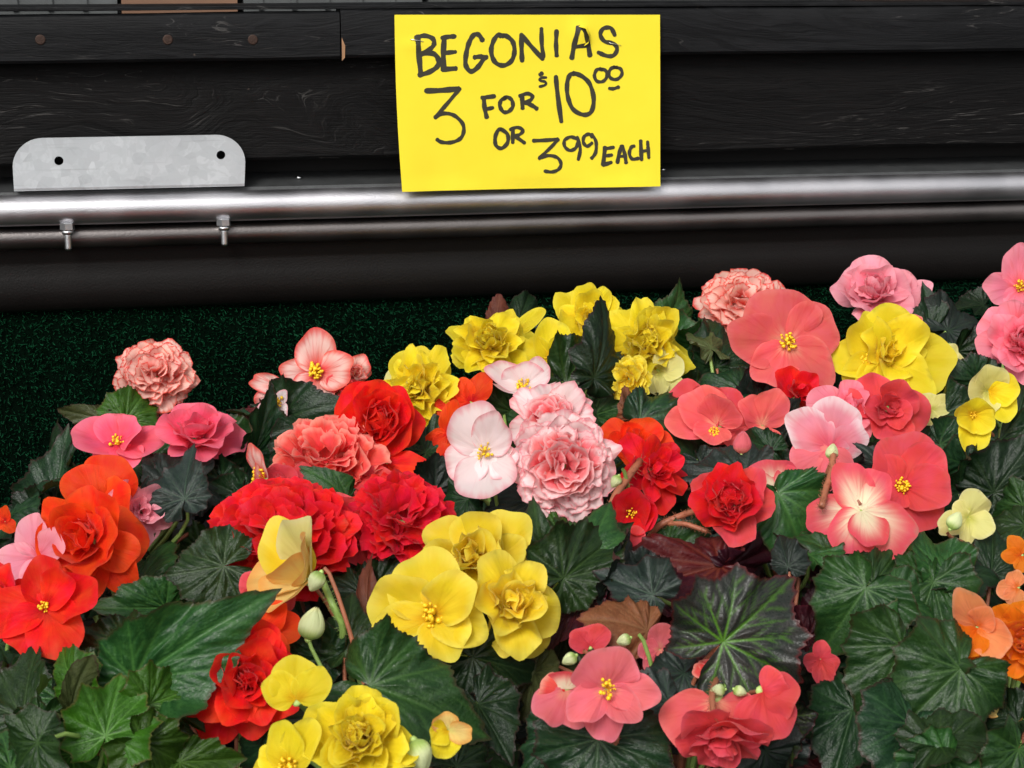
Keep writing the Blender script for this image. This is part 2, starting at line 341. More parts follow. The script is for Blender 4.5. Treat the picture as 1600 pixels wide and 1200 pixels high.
# ------------------------------------------------------------------ steel rail, lower panel, bracket, bolts
def metal_mat(name, col, rough, spangle=0., bsc=900, bstr=.15, streak=0.):
    m, t, b, out = new_mat(name); tc = N(t, 'ShaderNodeTexCoord'); ob = tc.outputs['Object']
    n1 = tex(t, 'ShaderNodeTexNoise', ob, Scale=14.0, Detail=5.0)
    c = mixc(t, n1.outputs[0], tuple(x*.8 for x in col), tuple(min(1, x*1.12) for x in col))
    r = remap(t, n1.outputs[0], .3, .7, rough-.05, rough+.08)
    if spangle:
        v = tex(t, 'ShaderNodeTexVoronoi', ob, (1, 1, 1.2), Scale=95.0, Randomness=1.0)
        wn = tex(t, 'ShaderNodeTexNoise', ob, Scale=70.0, Detail=6.0, Distortion=2.2, Roughness=.6)
        c = mixc(t, spangle, c, mixc(t, v.outputs['Color'], (.22,.235,.25), (.56,.59,.61)))
        c = mixc(t, remap(t, wn.outputs[0], .42, .6, 0, .75), c, (.46,.485,.50))
        sc = tex(t, 'ShaderNodeTexNoise', ob, (12, 12, 260), Scale=1.0, Detail=3.0)
        c = mixc(t, remap(t, sc.outputs[0], .6, .75, 0, .35), c, (.25,.26,.27))
    t.links.new(c, b.inputs['Base Color']); b.inputs['Metallic'].default_value = 1 - .45*(spangle > 0)
    t.links.new(r, b.inputs['Roughness'])
    n2 = tex(t, 'ShaderNodeTexNoise', ob, Scale=float(bsc), Detail=2.0); bump(t, b, n2.outputs[0], bstr, .0006)
    return m
M_PIPE = metal_mat('steel_pipe', (.56,.55,.57), .40, bsc=650, bstr=.35)
M_GALV = metal_mat('galvanised', (.56,.58,.60), .5, spangle=.4, bsc=200)
M_BLKM = simple('black_steel', (.0055,.0046,.0042), .42, metal=.25, spec=.2, bs=500, bstr=.3, var=.3)
M_ZINC = metal_mat('zinc_bolt', (.78,.79,.80), .25)
M_PLATE = simple('dull_steel_plate', (.045,.047,.048), .55, metal=.3, var=.5, vs_=60, bs=300)
rail = empty('steel_rail', M=WM)
tag(rail, 'shiny round steel rail running across in front of the black boards', 'rail')
PR = .0158; pz = wz(300, -.0); py = .006
pzt = wz(289, py-PR*.3)
pc = pzt - PR*.93
g = G(); g.tube([(x, py, pc + .0004*math.sin(x*6)) for x in np.linspace(XL, XR, 60)], PR, 40); g.out('pipe', M_PIPE, rail)
g = G(); g.extrude([(py+.003,pc+PR-.0014),(py+.062,pc+PR-.0014),(py+.062,pc+PR+.0110),(py+.004,pc+PR+.0022)], XL, XR, 1); g.out('top_plate', M_PLATE, rail, False)
br = empty('metal_bracket', M=WM)
tag(br, 'galvanised metal bracket plate with two round holes standing on the steel rail', 'bracket')
zb0, zt0 = pc+PR+.0045, None
bx0, bx1 = wx(20, 290, 0.002), wx(383, 280, 0.002); bzt = wz(213, .002, 200)
# plate outline with holes (grid bridged): polygon fan via bmesh triangulation
import bmesh
from mathutils.geometry import delaunay_2d_cdt
def plate(outline, holes, y0, y1):
    pts = [Vector(p) for p in outline]; edges = [(i, (i+1) % len(outline)) for i in range(len(outline))]
    for c, r in holes:
        n0 = len(pts); k = 20
        pts += [Vector((c[0]+r*math.cos(2*math.pi*i/k), c[1]+r*math.sin(2*math.pi*i/k))) for i in range(k)]
        edges += [(n0+i, n0+(i+1) % k) for i in range(k)]
    vv, ee, ff, *_ = delaunay_2d_cdt(pts, edges, [], 1, 1e-7)
    out = []
    for f in ff:
        c = sum((vv[i] for i in f), Vector((0,0)))/len(f)
        if all((c-Vector(h[0])).length > h[1]*.97 for h in holes): out.append(f)
    n = len(vv); V = [(p.x, y0, p.y) for p in vv] + [(p.x, y1, p.y) for p in vv]
    Fs = [tuple(f) for f in out] + [tuple(i+n for i in reversed(f)) for f in out]
    cnt = {}
    for f in out:
        for a, b in zip(f, list(f[1:])+[f[0]]): cnt[(a, b)] = 1
    Fs += [(b, a, a+n, b+n) for (a, b) in cnt if (b, a) not in cnt]
    return V, Fs
cr = .0295
bt0, bt1 = wx(20, 232, .002), wx(383, 225, .002)
ol = [(bx0+.001, zb0), (bx1-.001, zb0)]
ol += [(bx1-cr+cr*math.cos(a), bzt-cr*.95+cr*.95*math.sin(a)) for a in np.linspace(0, math.pi/2, 12)]
ol += [(bx0+cr-cr*math.sin(a), bzt-cr*.95+cr*.95*math.cos(a)) for a in np.linspace(0, math.pi/2, 12)]
h1 = wall_pt(92, 251, .002); h2 = wall_pt(345, 242, .002)
ol = [(x+((bt0-bx0) if x < (bx0+bx1)/2 else (bt1-bx1))*(z-zb0)/(bzt-zb0), z) for x, z in ol]
V_, F_ = plate(ol, [(h1, .0045), (h2, .0045)], .0, .0026)
mesh('bracket_plate', V_, F_, M_GALV, br, False)
g = G()
pr = [(.0-.0001+.0025*math.sin(a)*0, 0) for a in [0]]
prof = [(.0024,zb0+.003),(-.0003,zb0+.003),(-.0003,zb0+.0008),(.0007,zb0-.0004),(.0024,zb0-.0006)]
g.extrude(prof, bx0+.001, bx1-.001); o = g.out('bracket_fold', M_GALV, br, True); autosmooth(o, 60)
g = G(); g.box(bx0+.003, bx1-.012, .0028, .030, zb0-.0002, zb0+.0020); g.out('bracket_foot', M_GALV, br, False)
for (px, pv) in ((105, 348), (350, 341)):
    bx_, _ = wall_pt(px, pv, -.008)
    bt = empty('bolt', M=None); bt.parent = rail; bt.location = (bx_, -.002, pc-PR+.0012)
    bpy.data.objects.remove(bt)
    q = G()   # nut with washer flange
    rr = .0062; hexa = [(rr*math.cos(R_(60*k+12)), rr*math.sin(R_(60*k+12))) for k in range(6)]
    n0 = [(x, y, 0) for x, y in hexa] + [(x, y, -.0052) for x, y in hexa]
    q.add([(x*.9, y*.9, .0006) for x, y in hexa] + n0 + [(x*.86, y*.86, -.0062) for x, y in hexa],
          [tuple(range(6)), tuple(range(23,17,-1))] + [(r*6+k, (r+1)*6+k, (r+1)*6+(k+1) % 6, r*6+(k+1) % 6) for r in range(3) for k in range(6)])
    nb = q.out('bolt', M_ZINC, rail, False, Matrix.Translation((bx_, -.0035, pc-PR+.0030)) @ Matrix.Scale(1.22, 4))
    q = G(); q.lathe([(.0001,-.006),(.0048,-.006),(.0052,-.0072),(.0046,-.0088),(.0036,-.0096),(.0001,-.0096)], 20); q.out('collar', M_ZINC, nb)
    q = G(); pf = [(.0001,-.0096)]
    for i in range(11): pf += [(.0031, -.0098-i*.0011), (.0024, -.0098-i*.0011-.00055)]
    pf += [(.0022,-.0098-11*.0011-.0004), (.0001,-.0098-11*.0011-.0005)]
    q.lathe(pf, 14); q.out('threaded_end', M_ZINC, nb)
# small rivets on plate
for px, pv in ((468, 279), (1038, 264)):
    rx = wx(px, pv, .03); g = G(); g.ball((rx, .036, pc+PR+.0078), .0035, 12, 6, (1,1,.6)); g.out('rivet', M_ZINC, rail)
lower = empty('lower_rail', M=WM)
tag(lower, 'thinner dull steel tube running just below the shiny round rail', 'rail')
M_TUBE = metal_mat('dull_steel_tube', (.17,.155,.15), .40, bsc=600, bstr=.35)
lr = .0125; lz = wz(343, .004)-lr*.55
g = G(); g.tube([(x, .018, lz+.0003*math.sin(x*5)) for x in np.linspace(XL, XR, 60)], lr, 36); g.out('tube', M_TUBE, lower)
panel = empty('black_metal_panel', M=WM)
tag(panel, 'plain dark metal panel between the two steel tubes above and the green turf below', 'metal panel')
zn = lz-.004; zpb = wz(462, .022); rn = .006
PO = .016
prof = [(PO+rn+ -rn*math.cos(a), zn-rn*.6+rn*math.sin(a)) for a in np.linspace(-.3, 2.2, 12)]
prof = prof + [(.05, zn-.03), (.05, zpb), (PO+.010, zpb), (PO+.006, zpb+.003), (PO+.0025, zpb+.010), (PO+.0012, zpb+.022), (PO+.003, zpb+.036), (PO+.0055, zpb+.048), (PO+.005, zn-.022)]
prof = prof[::-1]
g = G(); g.extrude(prof, XL, XR, 2); o = g.out('pressed_sheet', M_BLKM, panel); autosmooth(o, 50)

# ------------------------------------------------------------------ artificial turf hanging behind the plants
BENCH = CAMZ-.64
M_TURFB = simple('turf_backing', (.0008,.004,.002), .95, var=.3, spec=.02)
M_TURF = simple('turf_blade', (.0035,.040,.016), .5, var=.8, vs_=160, spec=.14)
turf = empty('artificial_turf', M=WM)
tag(turf, 'dark green artificial grass mat hanging upright behind the begonias', 'turf mat')
ty = .034; tz0, tz1 = CAMZ-.72, zpb+.02
g = G(); g.box(XL, XR, ty, ty+.006, tz0, tz1); g.out('turf_backing', M_TURFB, turf, False)
rng = np.random.default_rng(5)
nb_ = 120000
xx = rng.uniform(-.80, .97, nb_); zz = rng.uniform(tz0+.05, tz1, nb_)
xx = np.round(xx/.0045)*.0045 + rng.normal(0, .0009, nb_); zz = np.round(zz/.005)*.005 + rng.normal(0, .0011, nb_)
ang = rng.uniform(0, 2*np.pi, nb_); L_ = rng.uniform(.0035, .0075, nb_); w_ = rng.uniform(.00035, .0008, nb_)
dx = rng.normal(0, .38, nb_); dz = rng.normal(.1, .35, nb_)
P0 = np.stack([xx, np.full(nb_, ty-.0001), zz], 1); side = np.stack([np.cos(ang), np.zeros(nb_), np.sin(ang)], 1)*w_[:, None]
tip = np.stack([dx, -np.ones(nb_), dz], 1); tip /= np.linalg.norm(tip, axis=1)[:, None]; tip = P0 + tip*L_[:, None]
V4 = np.stack([P0-side, P0+side, tip+side*.5, tip-side*.5], 1).reshape(-1, 3)
me = bpy.data.meshes.new('turf_pile'); me.vertices.add(4*nb_); me.vertices.foreach_set('co', V4.ravel())
me.loops.add(4*nb_); me.loops.foreach_set('vertex_index', np.arange(4*nb_)); me.polygons.add(nb_)
me.polygons.foreach_set('loop_start', np.arange(nb_)*4); me.polygons.foreach_set('loop_total', np.full(nb_, 4)); me.update(); me.validate()
me.materials.append(M_TURF); o = bpy.data.objects.new('turf_pile', me); COL.objects.link(o); o.parent = turf; o['kind'] = 'stuff'

# ------------------------------------------------------------------ things on the shelf behind the trim
shelf = G(); shelf.box(XL, XR, .055, .60, z_tt-.03, z_tt-.006)
tag(shelf.out('back_shelf', M_BOARD, None, False, WM), 'black shelf board behind the top of the wooden wall', 'shelf')
M_GREY = simple('grey_plastic', (.06,.065,.065), .5, var=.5, vs_=25, bs=80)
M_GREYD = simple('speckled_liner', (.05,.055,.05), .45, var=.9, vs_=60, bs=90)
M_CARD = simple('cardboard', (.16,.085,.05), .85, var=.2, vs_=30)
def shelf_box(u0, u1, mat, name, label, cat, lid=True, h=.16):
    x0, x1 = wx(u0, 5, .08), wx(u1, 5, .08); b = empty(name, M=WM @ Matrix.Translation(((x0+x1)/2, .09, z_tt-.006)))
    tag(b, label, cat); w = (x1-x0)/2; g = G()
    g.box(-w, w, 0, .005, 0, h); g.box(-w, w, .245, .25, 0, h); g.box(-w, -w+.005, .005, .245, 0, h); g.box(w-.005, w, .005, .245, 0, h); g.box(-w+.005, w-.005, .005, .245, 0, .005)
    if cat == 'tub':
        for i in range(int(w*2/.035)): g.box(-w+.015+i*.035, -w+.02+i*.035, -.003, 0.0, .004, h-.02)
    g.out('side_walls', mat, b, False)
    g = G()
    if cat == 'tub': g.box(-w-.006, w+.006, -.008, -.0005, h-.018, h+.002); g.box(-w-.006, w+.006, .2505, .258, h-.018, h+.002); g.out('rim', mat, b, False)
    else:
        g.add([(-w,0,h),(w,0,h),(w,-.05,h+.05),(-w,-.05,h+.05),(-w,.003,h),(w,.003,h),(w,-.047,h+.052),(-w,-.047,h+.052)], [(0,1,2,3),(7,6,5,4),(0,4,5,1),(2,6,7,3),(1,5,6,2),(0,3,7,4)]); g.out('flap', mat, b, False)
shelf_box(-60, 183, M_GREY, 'plastic_tub', 'grey plastic tub at the upper left corner above the wall', 'tub')
shelf_box(190, 372, M_CARD, 'cardboard_box', 'brown cardboard box between the two grey tubs on the shelf', 'box')
shelf_box(382, 662, M_GREY, 'plastic_tub', 'wide grey plastic tub above the joint in the trim board', 'tub')
shelf_box(672, 1335, M_GREYD, 'plastic_tub', 'long speckled dark tub on the shelf above the yellow sign', 'tub')
shelf_box(1343, 1700, M_CARD, 'cardboard_box', 'brown cardboard box at the upper right corner above the wall', 'box')

# ------------------------------------------------------------------ yellow sign
def ink_mat():
    m, t, b, out = new_mat('black_marker'); tc = N(t, 'ShaderNodeTexCoord')
    n = tex(t, 'ShaderNodeTexNoise', tc.outputs['Object'], Scale=90.0, Detail=3.0)
    t.links.new(mixc(t, n.outputs[0], (.010,.009,.006), (.032,.027,.010)), b.inputs['Base Color']); b.inputs['Roughness'].default_value = .6
    return m
def paper_mat():
    m, t, b, out = new_mat('yellow_paper'); tc = N(t, 'ShaderNodeTexCoord')
    n = tex(t, 'ShaderNodeTexNoise', tc.outputs['Object'], Scale=22.0, Detail=4.0)
    n2 = tex(t, 'ShaderNodeTexNoise', tc.outputs['Object'], Scale=600.0, Detail=2.0)
    t.links.new(mixc(t, n.outputs[0], (.73,.595,.024), (.77,.64,.036)), b.inputs['Base Color']); b.inputs['Roughness'].default_value = .75; b.inputs['Specular IOR Level'].default_value = .2
    bump(t, b, math_(t, 'ADD', math_(t, 'MULTIPLY', n.outputs[0], 2.0), math_(t, 'MULTIPLY', n2.outputs[0], .15)), .16, .003)
    return m
SO = -.0150
def sign_xy(u, v): return wall_pt(u, v, SO)
cTL, cTR, cBR, cBL = sign_xy(616, 23), sign_xy(1030.5, 23), sign_xy(1029, 290), sign_xy(626, 298)
def paper_pt(s, t_, d=0.0):
    a = (1-s)*(1-t_); b = s*(1-t_); c = s*t_; e = (1-s)*t_
    x = a*cTL[0]+b*cTR[0]+c*cBR[0]+e*cBL[0]; z = a*cTL[1]+b*cTR[1]+c*cBR[1]+e*cBL[1]
    x += -.0016*math.sin(math.pi*t_)*(1-s)      # cut edge is not quite straight
    y = SO - .0015 - .0035*t_ - .004*math.exp(-((1-s)/.12)**2)*t_*.4 - .006*math.exp(-(s/.10)**2)*t_**2 - .0014*math.sin(s*6.0+.6)*math.sin(t_*3.0+.4)
    y += -.0035*math.exp(-(((s-.70)/.035)**2+((t_-.10)/.06)**2)) - .0012*math.exp(-(((s-.07)/.04)**2+((t_-.17)/.03)**2))
    y += -.0018*math.exp(-((t_-1)/.05)**2)*math.sin(s*9)
    return Vector((x, y-d, z))
sign = empty('price_sign', M=WM)
tag(sign, 'yellow paper sign with handwritten black begonia prices stapled to the black trim', 'sign')
ns, nt_ = 60, 40
V_ = [paper_pt(i/ns, j/nt_) for j in range(nt_+1) for i in range(ns+1)]; nf = len(V_)
F_ = [(j*(ns+1)+i, (j+1)*(ns+1)+i, (j+1)*(ns+1)+i+1, j*(ns+1)+i+1) for j in range(nt_) for i in range(ns)]
pp = mesh('paper', V_, F_, paper_mat(), sign); so = pp.modifiers.new('thickness', 'SOLIDIFY'); so.thickness = .0002; so.offset = -1
es = pp.modifiers.new('edges', 'EDGE_SPLIT'); es.split_angle = R_(50)
STROKES = [  # width, points in the sign's own drawing units
 (27,[(180,155),(186,230),(200,360)]),(24,[(168,166),(215,154),(258,168),(268,195),(250,222),(200,250)]),(26,[(200,250),(262,248),(292,280),(286,318),(240,348),(190,362)]),
 (28,[(322,160),(318,240),(320,332)]),(24,[(308,166),(345,160),(380,158)]),(22,[(318,246),(384,240)]),(26,[(312,333),(388,328)]),
 (25,[(528,182),(505,150),(478,152),(455,190),(440,250),(438,310),(465,344),(500,325),(535,276)]),(24,[(552,270),(515,266),(482,270)]),
 (24,[(640,158),(610,152),(585,185),(574,240),(596,296),(642,314),(685,288),(700,235),(688,185),(650,155),(618,156)]),
 (24,[(736,150),(738,220),(742,292)]),(24,[(734,148),(790,212),(855,282)]),(22,[(858,272),(848,200),(845,116)]),
 (23,[(928,128),(926,200),(930,266)]),
 (25,[(1012,280),(1026,200),(1044,118)]),(25,[(1038,114),(1072,116),(1096,180),(1112,266)]),(22,[(1030,216),(1098,208)]),
 (22,[(1248,156),(1225,116),(1185,118),(1168,150),(1190,186),(1240,200),(1260,228),(1242,262),(1205,266),(1155,246)]),
 (28,[(226,446),(310,444),(404,436)]),(20,[(408,434),(345,510),(276,588)]),(20,[(274,590),(320,568),(375,578),(420,620),(428,665),(408,705),(360,724),(310,722),(284,706)]),
 (23,[(536,484),(540,540),(552,594)]),(22,[(524,486),(595,478)]),(20,[(545,548),(586,540)]),
 (20,[(655,488),(630,500),(622,530),(640,562),(668,562),(692,535),(686,500),(662,484),(640,492)]),
 (22,[(742,478),(745,548)]),(20,[(728,480),(770,466),(798,480),(785,504),(748,514)]),(22,[(758,514),(795,530),(824,550)]),
 (22,[(838,366),(852,356)]),(14,[(874,380),(845,382),(840,396),(868,404),(868,420),(836,430)]),
 (24,[(926,374),(934,460),(955,622)]),
 (23,[(1028,362),(1004,366),(988,410),(990,480),(1018,552),(1075,584),(1118,568),(1132,500),(1112,420),(1070,376),(1020,356)]),
 (18,[(1180,340),(1150,340),(1136,372),(1150,402),(1182,404),(1204,378),(1198,346),(1165,334)]),(18,[(1262,328),(1230,332),(1214,360),(1228,388),(1260,392),(1286,366),(1278,336),(1240,326)]),
 (18,[(1216,442),(1240,444),(1270,434)]),
 (20,[(640,660),(614,660),(596,700),(600,744),(630,760),(662,730),(662,685),(628,656)]),(20,[(692,660),(690,732)]),(18,[(676,660),(715,648),(746,664),(726,688),(692,694)]),(20,[(704,696),(755,734)]),
 (20,[(800,722),(870,720),(936,716)]),(18,[(938,716),(890,765),(832,818)]),(18,[(830,820),(880,804),(930,816),(950,850),(936,880),(900,894),(860,888)]),
 (18,[(1040,716),(1005,704),(972,722),(972,756),(1000,778),(1032,764),(1045,730)]),(18,[(1040,704),(1056,770),(1044,830)]),
 (18,[(1124,708),(1105,690),(1078,704),(1074,736),(1094,756),(1122,738)]),(18,[(1118,690),(1142,730),(1140,790),(1116,824)]),
 (22,[(1192,762),(1180,862)]),(18,[(1190,772),(1240,764)]),(18,[(1186,812),(1230,806)]),(20,[(1178,862),(1226,846)]),
 (20,[(1258,850),(1268,800),(1282,756)]),(20,[(1284,756),(1298,800),(1306,852)]),(16,[(1264,816),(1300,812)]),
 (18,[(1352,758),(1334,766),(1324,800),(1340,830),(1374,826)]),
 (20,[(1386,728),(1390,836)]),(18,[(1424,734),(1430,826)]),(16,[(1388,790),(1430,782)]),
]
def catmull(pts, k=6):
    if len(pts) < 3: 
        return [tuple(pts[0][i]+(pts[1][i]-pts[0][i])*q/k for i in (0,1)) for q in range(k+1)]
    P = [pts[0]]+list(pts)+[pts[-1]]; out = []
    for i in range(1, len(P)-2):
        for q in range(k):
            t = q/k
            out.append(tuple(.5*((2*P[i][d])+(-P[i-1][d]+P[i+1][d])*t+(2*P[i-1][d]-5*P[i][d]+4*P[i+1][d]-P[i+2][d])*t*t+(-P[i-1][d]+3*P[i][d]-3*P[i+1][d]+P[i+2][d])*t**3) for d in (0,1)))
    out.append(tuple(pts[-1])); return out
def zoom2st(x, y):
    t_ = (y-44)/940.0; x0 = 55+37*t_; x1 = 1497-4*t_
    return (x-x0)/(x1-x0), t_*(1+.0)
g = G()
for k, (wd, pts) in enumerate(STROKES):
    c = catmull(pts, 7); left = []; right = []; n = len(c); rr = random.Random(k)
    for i, p in enumerate(c):
        a = c[max(i-1, 0)]; b = c[min(i+1, n-1)]; dx_, dy_ = b[0]-a[0], b[1]-a[1]; l = math.hypot(dx_, dy_) or 1
        w = wd*1.06/2*(1+.10*math.sin(i*.9+k)+rr.uniform(-.04, .04))
        left.append((p[0]-dy_/l*w, p[1]+dx_/l*w)); right.append((p[0]+dy_/l*w, p[1]-dx_/l*w))
    # blunt rounded ends
    for end, idx, nx_ in ((0, 0, 1), (1, n-1, n-2)):
        ex, ey = c[idx][0]-c[nx_][0], c[idx][1]-c[nx_][1]; l = math.hypot(ex, ey) or 1; e = wd*.30
        capl = (left[idx][0]*.72+right[idx][0]*.28+ex/l*e, left[idx][1]*.72+right[idx][1]*.28+ey/l*e)
        capr = (left[idx][0]*.28+right[idx][0]*.72+ex/l*e, left[idx][1]*.28+right[idx][1]*.72+ey/l*e)
        if end == 0: L0, R0 = capl, capr
        else: L1, R1 = capl, capr
    left = [L0]+left+[L1]; right = [R0]+right+[R1]
    V = [paper_pt(*zoom2st(*q), .00012+.000008*k) for q in left+right]; m = len(left)
    g.add(V, [(i, i+1, m+i+1, m+i) for i in range(m-1)])
g.out('lettering', ink_mat(), sign, False)
for (a, b) in (((140,172),(212,184)), ((1212,194),(1282,209))):
    A, B = paper_pt(*zoom2st(*a), .0012), paper_pt(*zoom2st(*b), .0012)
    g = G(); g.tube([A+Vector((0,.0014,0)), A+(B-A)*.06, A.lerp(B,.5)+Vector((0,-.0003,0)), B+(A-B)*.06, B+Vector((0,.0014,0))], .00035, 6); g.out('staple', M_ZINC, sign)
# torn flap beside the letter A
g = G(); q = [(1060,95),(1092,105),(1112,150),(1106,185),(1085,200)]; V = []
for i, p in enumerate(q):
    V.append(paper_pt(*zoom2st(*p), .0006)); V.append(paper_pt(*zoom2st(p[0]-16+i*2, p[1]+12), .0045 if 0 < i < 4 else .001))
g.add(V, [(2*i, 2*i+1, 2*i+3, 2*i+2) for i in range(4)]); fl = g.out('torn_flap', pp.data.materials[0], sign)

# ------------------------------------------------------------------ leaves
def outline_fn(kind):
    K = {'angular': ([0,12,25,45,70,95,120,145,162,172],[.96,.80,.74,.74,.72,.70,.66,.60,.52,.34]),
         'point': ([0,6,14,26,45,70,95,120,145,162,172],[1.10,.97,.84,.74,.66,.61,.58,.53,.46,.38,.22]),
         'round': ([0,10,22,45,70,95,120,145,162,172],[.90,.80,.74,.72,.71,.69,.66,.61,.54,.38]),
         'lance': ([0,10,20,40,65,95,120,145,162,172],[1.0,.84,.66,.48,.37,.31,.28,.25,.20,.10])}[kind]
    return K
VEINS = {'angular': [0,34,-36,70,-72,108,-110,146,-148], 'point': [0,28,-30,58,-62,95,-98,138,-140], 'round': [0,32,-34,66,-68,102,-106,142,-146], 'lance': [0,22,-24,50,-54,95,-100]}
def seg_dist(P, A, B):
    AB = B-A; t = np.clip(((P-A)@AB)/(AB@AB), 0, 1); C = A+t[:, None]*AB
    return np.linalg.norm(P-C, axis=1), t
LEAFC = {}
def leaf_mesh(kind, seed):
    key = (kind, seed)
    if key in LEAFC: return LEAFC[key]
    rnd = np.random.default_rng(1000+seed*7+hash(kind) % 1 + {'point':1,'round':2,'lance':3,'angular':4}[kind])
    NA, NR = 181, 15
    th = np.linspace(-172, 172, NA); kx, ky = outline_fn(kind)
    asym = rnd.uniform(.72, .9) if kind != 'round' else rnd.uniform(.86, .97)
    flip = rnd.choice([-1, 1])
    base = np.interp(np.abs(th), kx, ky); base = np.where(th*flip > 0, base*(1-(1-asym)*np.clip(np.abs(th)/60, 0, 1)), base)
    veins = np.array(VEINS[kind]) + rnd.normal(0, 2.5, len(VEINS[kind]))*np.array([0]+[1]*(len(VEINS[kind])-1))
    dv = np.min(np.abs(th[:, None]-veins[None, :]), axis=1)
    lob = np.exp(-(dv/9)**2) if kind == 'lance' else np.exp(-(dv/7.5)**1.3)
    base = base*(1+.085*(lob-.35)*(np.abs(th) > 8)*{'round':1.5,'point':1.5,'lance':1,'angular':2.3}[kind])
    sawp = 360/rnd.integers(56, 70); saw = ((th/sawp+rnd.uniform()) % 1.0)
    saw2 = ((th/(sawp*.43)+rnd.uniform()) % 1.0)
    amp = .045 if kind != 'lance' else .05
    Rm = base*(1+amp*(np.abs(saw-.5)*2-.5)+.018*(np.abs(saw2-.5)*2-.5)+rnd.normal(0, .006, NA))
    T = np.radians(th); rr = np.linspace(0.0, 1, NR)**.9
    X = np.sin(T)[None, :]*Rm[None, :]*rr[:, None]; Y = np.cos(T)[None, :]*Rm[None, :]*rr[:, None]
    # serration only near the margin
    Xs = np.sin(T)[None, :]*base[None, :]*rr[:, None]; Ys = np.cos(T)[None, :]*base[None, :]*rr[:, None]
    k = np.clip((rr-.8)/.2, 0, 1)[:, None]; X = Xs*(1-k)+X*k; Y = Ys*(1-k)+Y*k
    P = np.stack([X.ravel(), Y.ravel()], 1)
    vein = np.zeros(len(P)); dmin = np.full(len(P), 9.)
    for i, a in enumerate(veins):
        ar = math.radians(a); Lr = np.interp(abs(a), kx, ky)*(asym if a*flip > 0 and abs(a) > 40 else 1)*.97
        E = np.array([math.sin(ar), math.cos(ar)])*Lr
        d, t = seg_dist(P, np.zeros(2), E); w = (.013 if i == 0 else .010)*(1-.8*t)+.0025
        vein = np.maximum(vein, np.clip(1.5-d/w, 0, 1)*(1-.55*t)); dmin = np.minimum(dmin, d*1.0)
        for sfr in ((.22,.36,.50,.64,.78) if i == 0 else (.34,.56,.76)):
            for sg in (-1, 1):
                A = E*sfr; a2 = ar+sg*math.radians(38+rnd.normal(0, 4)); l2 = Lr*(1-sfr)*rnd.uniform(.55, .75)
                d, t = seg_dist(P, A, A+np.array([math.sin(a2), math.cos(a2)])*l2); w = .008*(1-.7*t)+.003
                vein = np.maximum(vein, .62*np.clip(1.4-d/w, 0, 1)*(1-.5*t)); dmin = np.minimum(dmin, d+.012)
    r = np.hypot(P[:, 0], P[:, 1]); tt = np.arctan2(P[:, 0], P[:, 1]); rn = (rr[:, None]*np.ones(NA)[None, :]).ravel()
    z = .040*(1-np.exp(-(dmin/.050)**2))*np.clip(r/.15, 0, 1)
    ph = rnd.uniform(0, 6.3, 8)
    z += rnd.uniform(.04, .34 if kind != 'round' else .2)*r*np.abs(np.sin(tt))**.8                   # fold along midrib
    z -= rnd.uniform(.05, .50)*np.clip(P[:, 1], 0, 2)**2                   # tip droops
    z -= rnd.uniform(-.05, .22)*P[:, 0]**2*1.2
    z += rn**2.2*(rnd.uniform(.06,.16)*np.sin(3*tt+ph[5])+.050*np.sin(5*tt+ph[0])+.036*np.sin(9*tt+ph[1])+.016*np.sin(17*tt+ph[2])+rnd.uniform(0,.05)*np.sin(13*tt+ph[6]))
    z += .055*np.sin(4.5*P[:, 0]+ph[3])*np.cos(4*P[:, 1]+ph[4])
    z -= rn**6*rnd.uniform(-.03,.10); curlx = rnd.uniform(-.5, .5); z += curlx*P[:, 0]*np.clip(P[:, 1], 0, 1)*.6
    V = np.stack([P[:, 0], P[:, 1], z], 1)
    me = bpy.data.meshes.new('leaf')
    f = [(j*NA+i, j*NA+i+1, (j+1)*NA+i+1, (j+1)*NA+i) for j in range(NR-1) for i in range(NA-1)]
    f = [(a, d, c, b) for a, b, c, d in f]
    me.from_pydata(V.tolist(), [], [t[::-1] for t in f]) if False else me.from_pydata(V.tolist(), [], f)
    me.update(); me.shade_smooth()
    # make sure upper side is the front
    ca = me.color_attributes.new('lf', 'FLOAT_COLOR', 'POINT')
    data = np.ones((len(V), 4)); data[:, 0] = vein; data[:, 1] = rn; data[:, 2] = 0
    ca.data.foreach_set('color', data.ravel().astype(np.float32))
    me.materials.append(None)
    nz = sum(p.normal.z for p in me.polygons)
    if nz < 0: me.flip_normals()
    LEAFC[key] = me; return me

def frame(pos, face, ang):
    "world matrix: z = facing (given as right, up, toward camera), y = image direction ang"
    z = (RT*face[0]+UP*face[1]-FW*face[2]).normalized()
    y = RT*math.cos(R_(ang))+UP*math.sin(R_(ang)); y = (y-z*y.dot(z)).normalized(); x = y.cross(z)
    M = Matrix((x, y, z)).transposed().to_4x4(); M.translation = pos
    return M

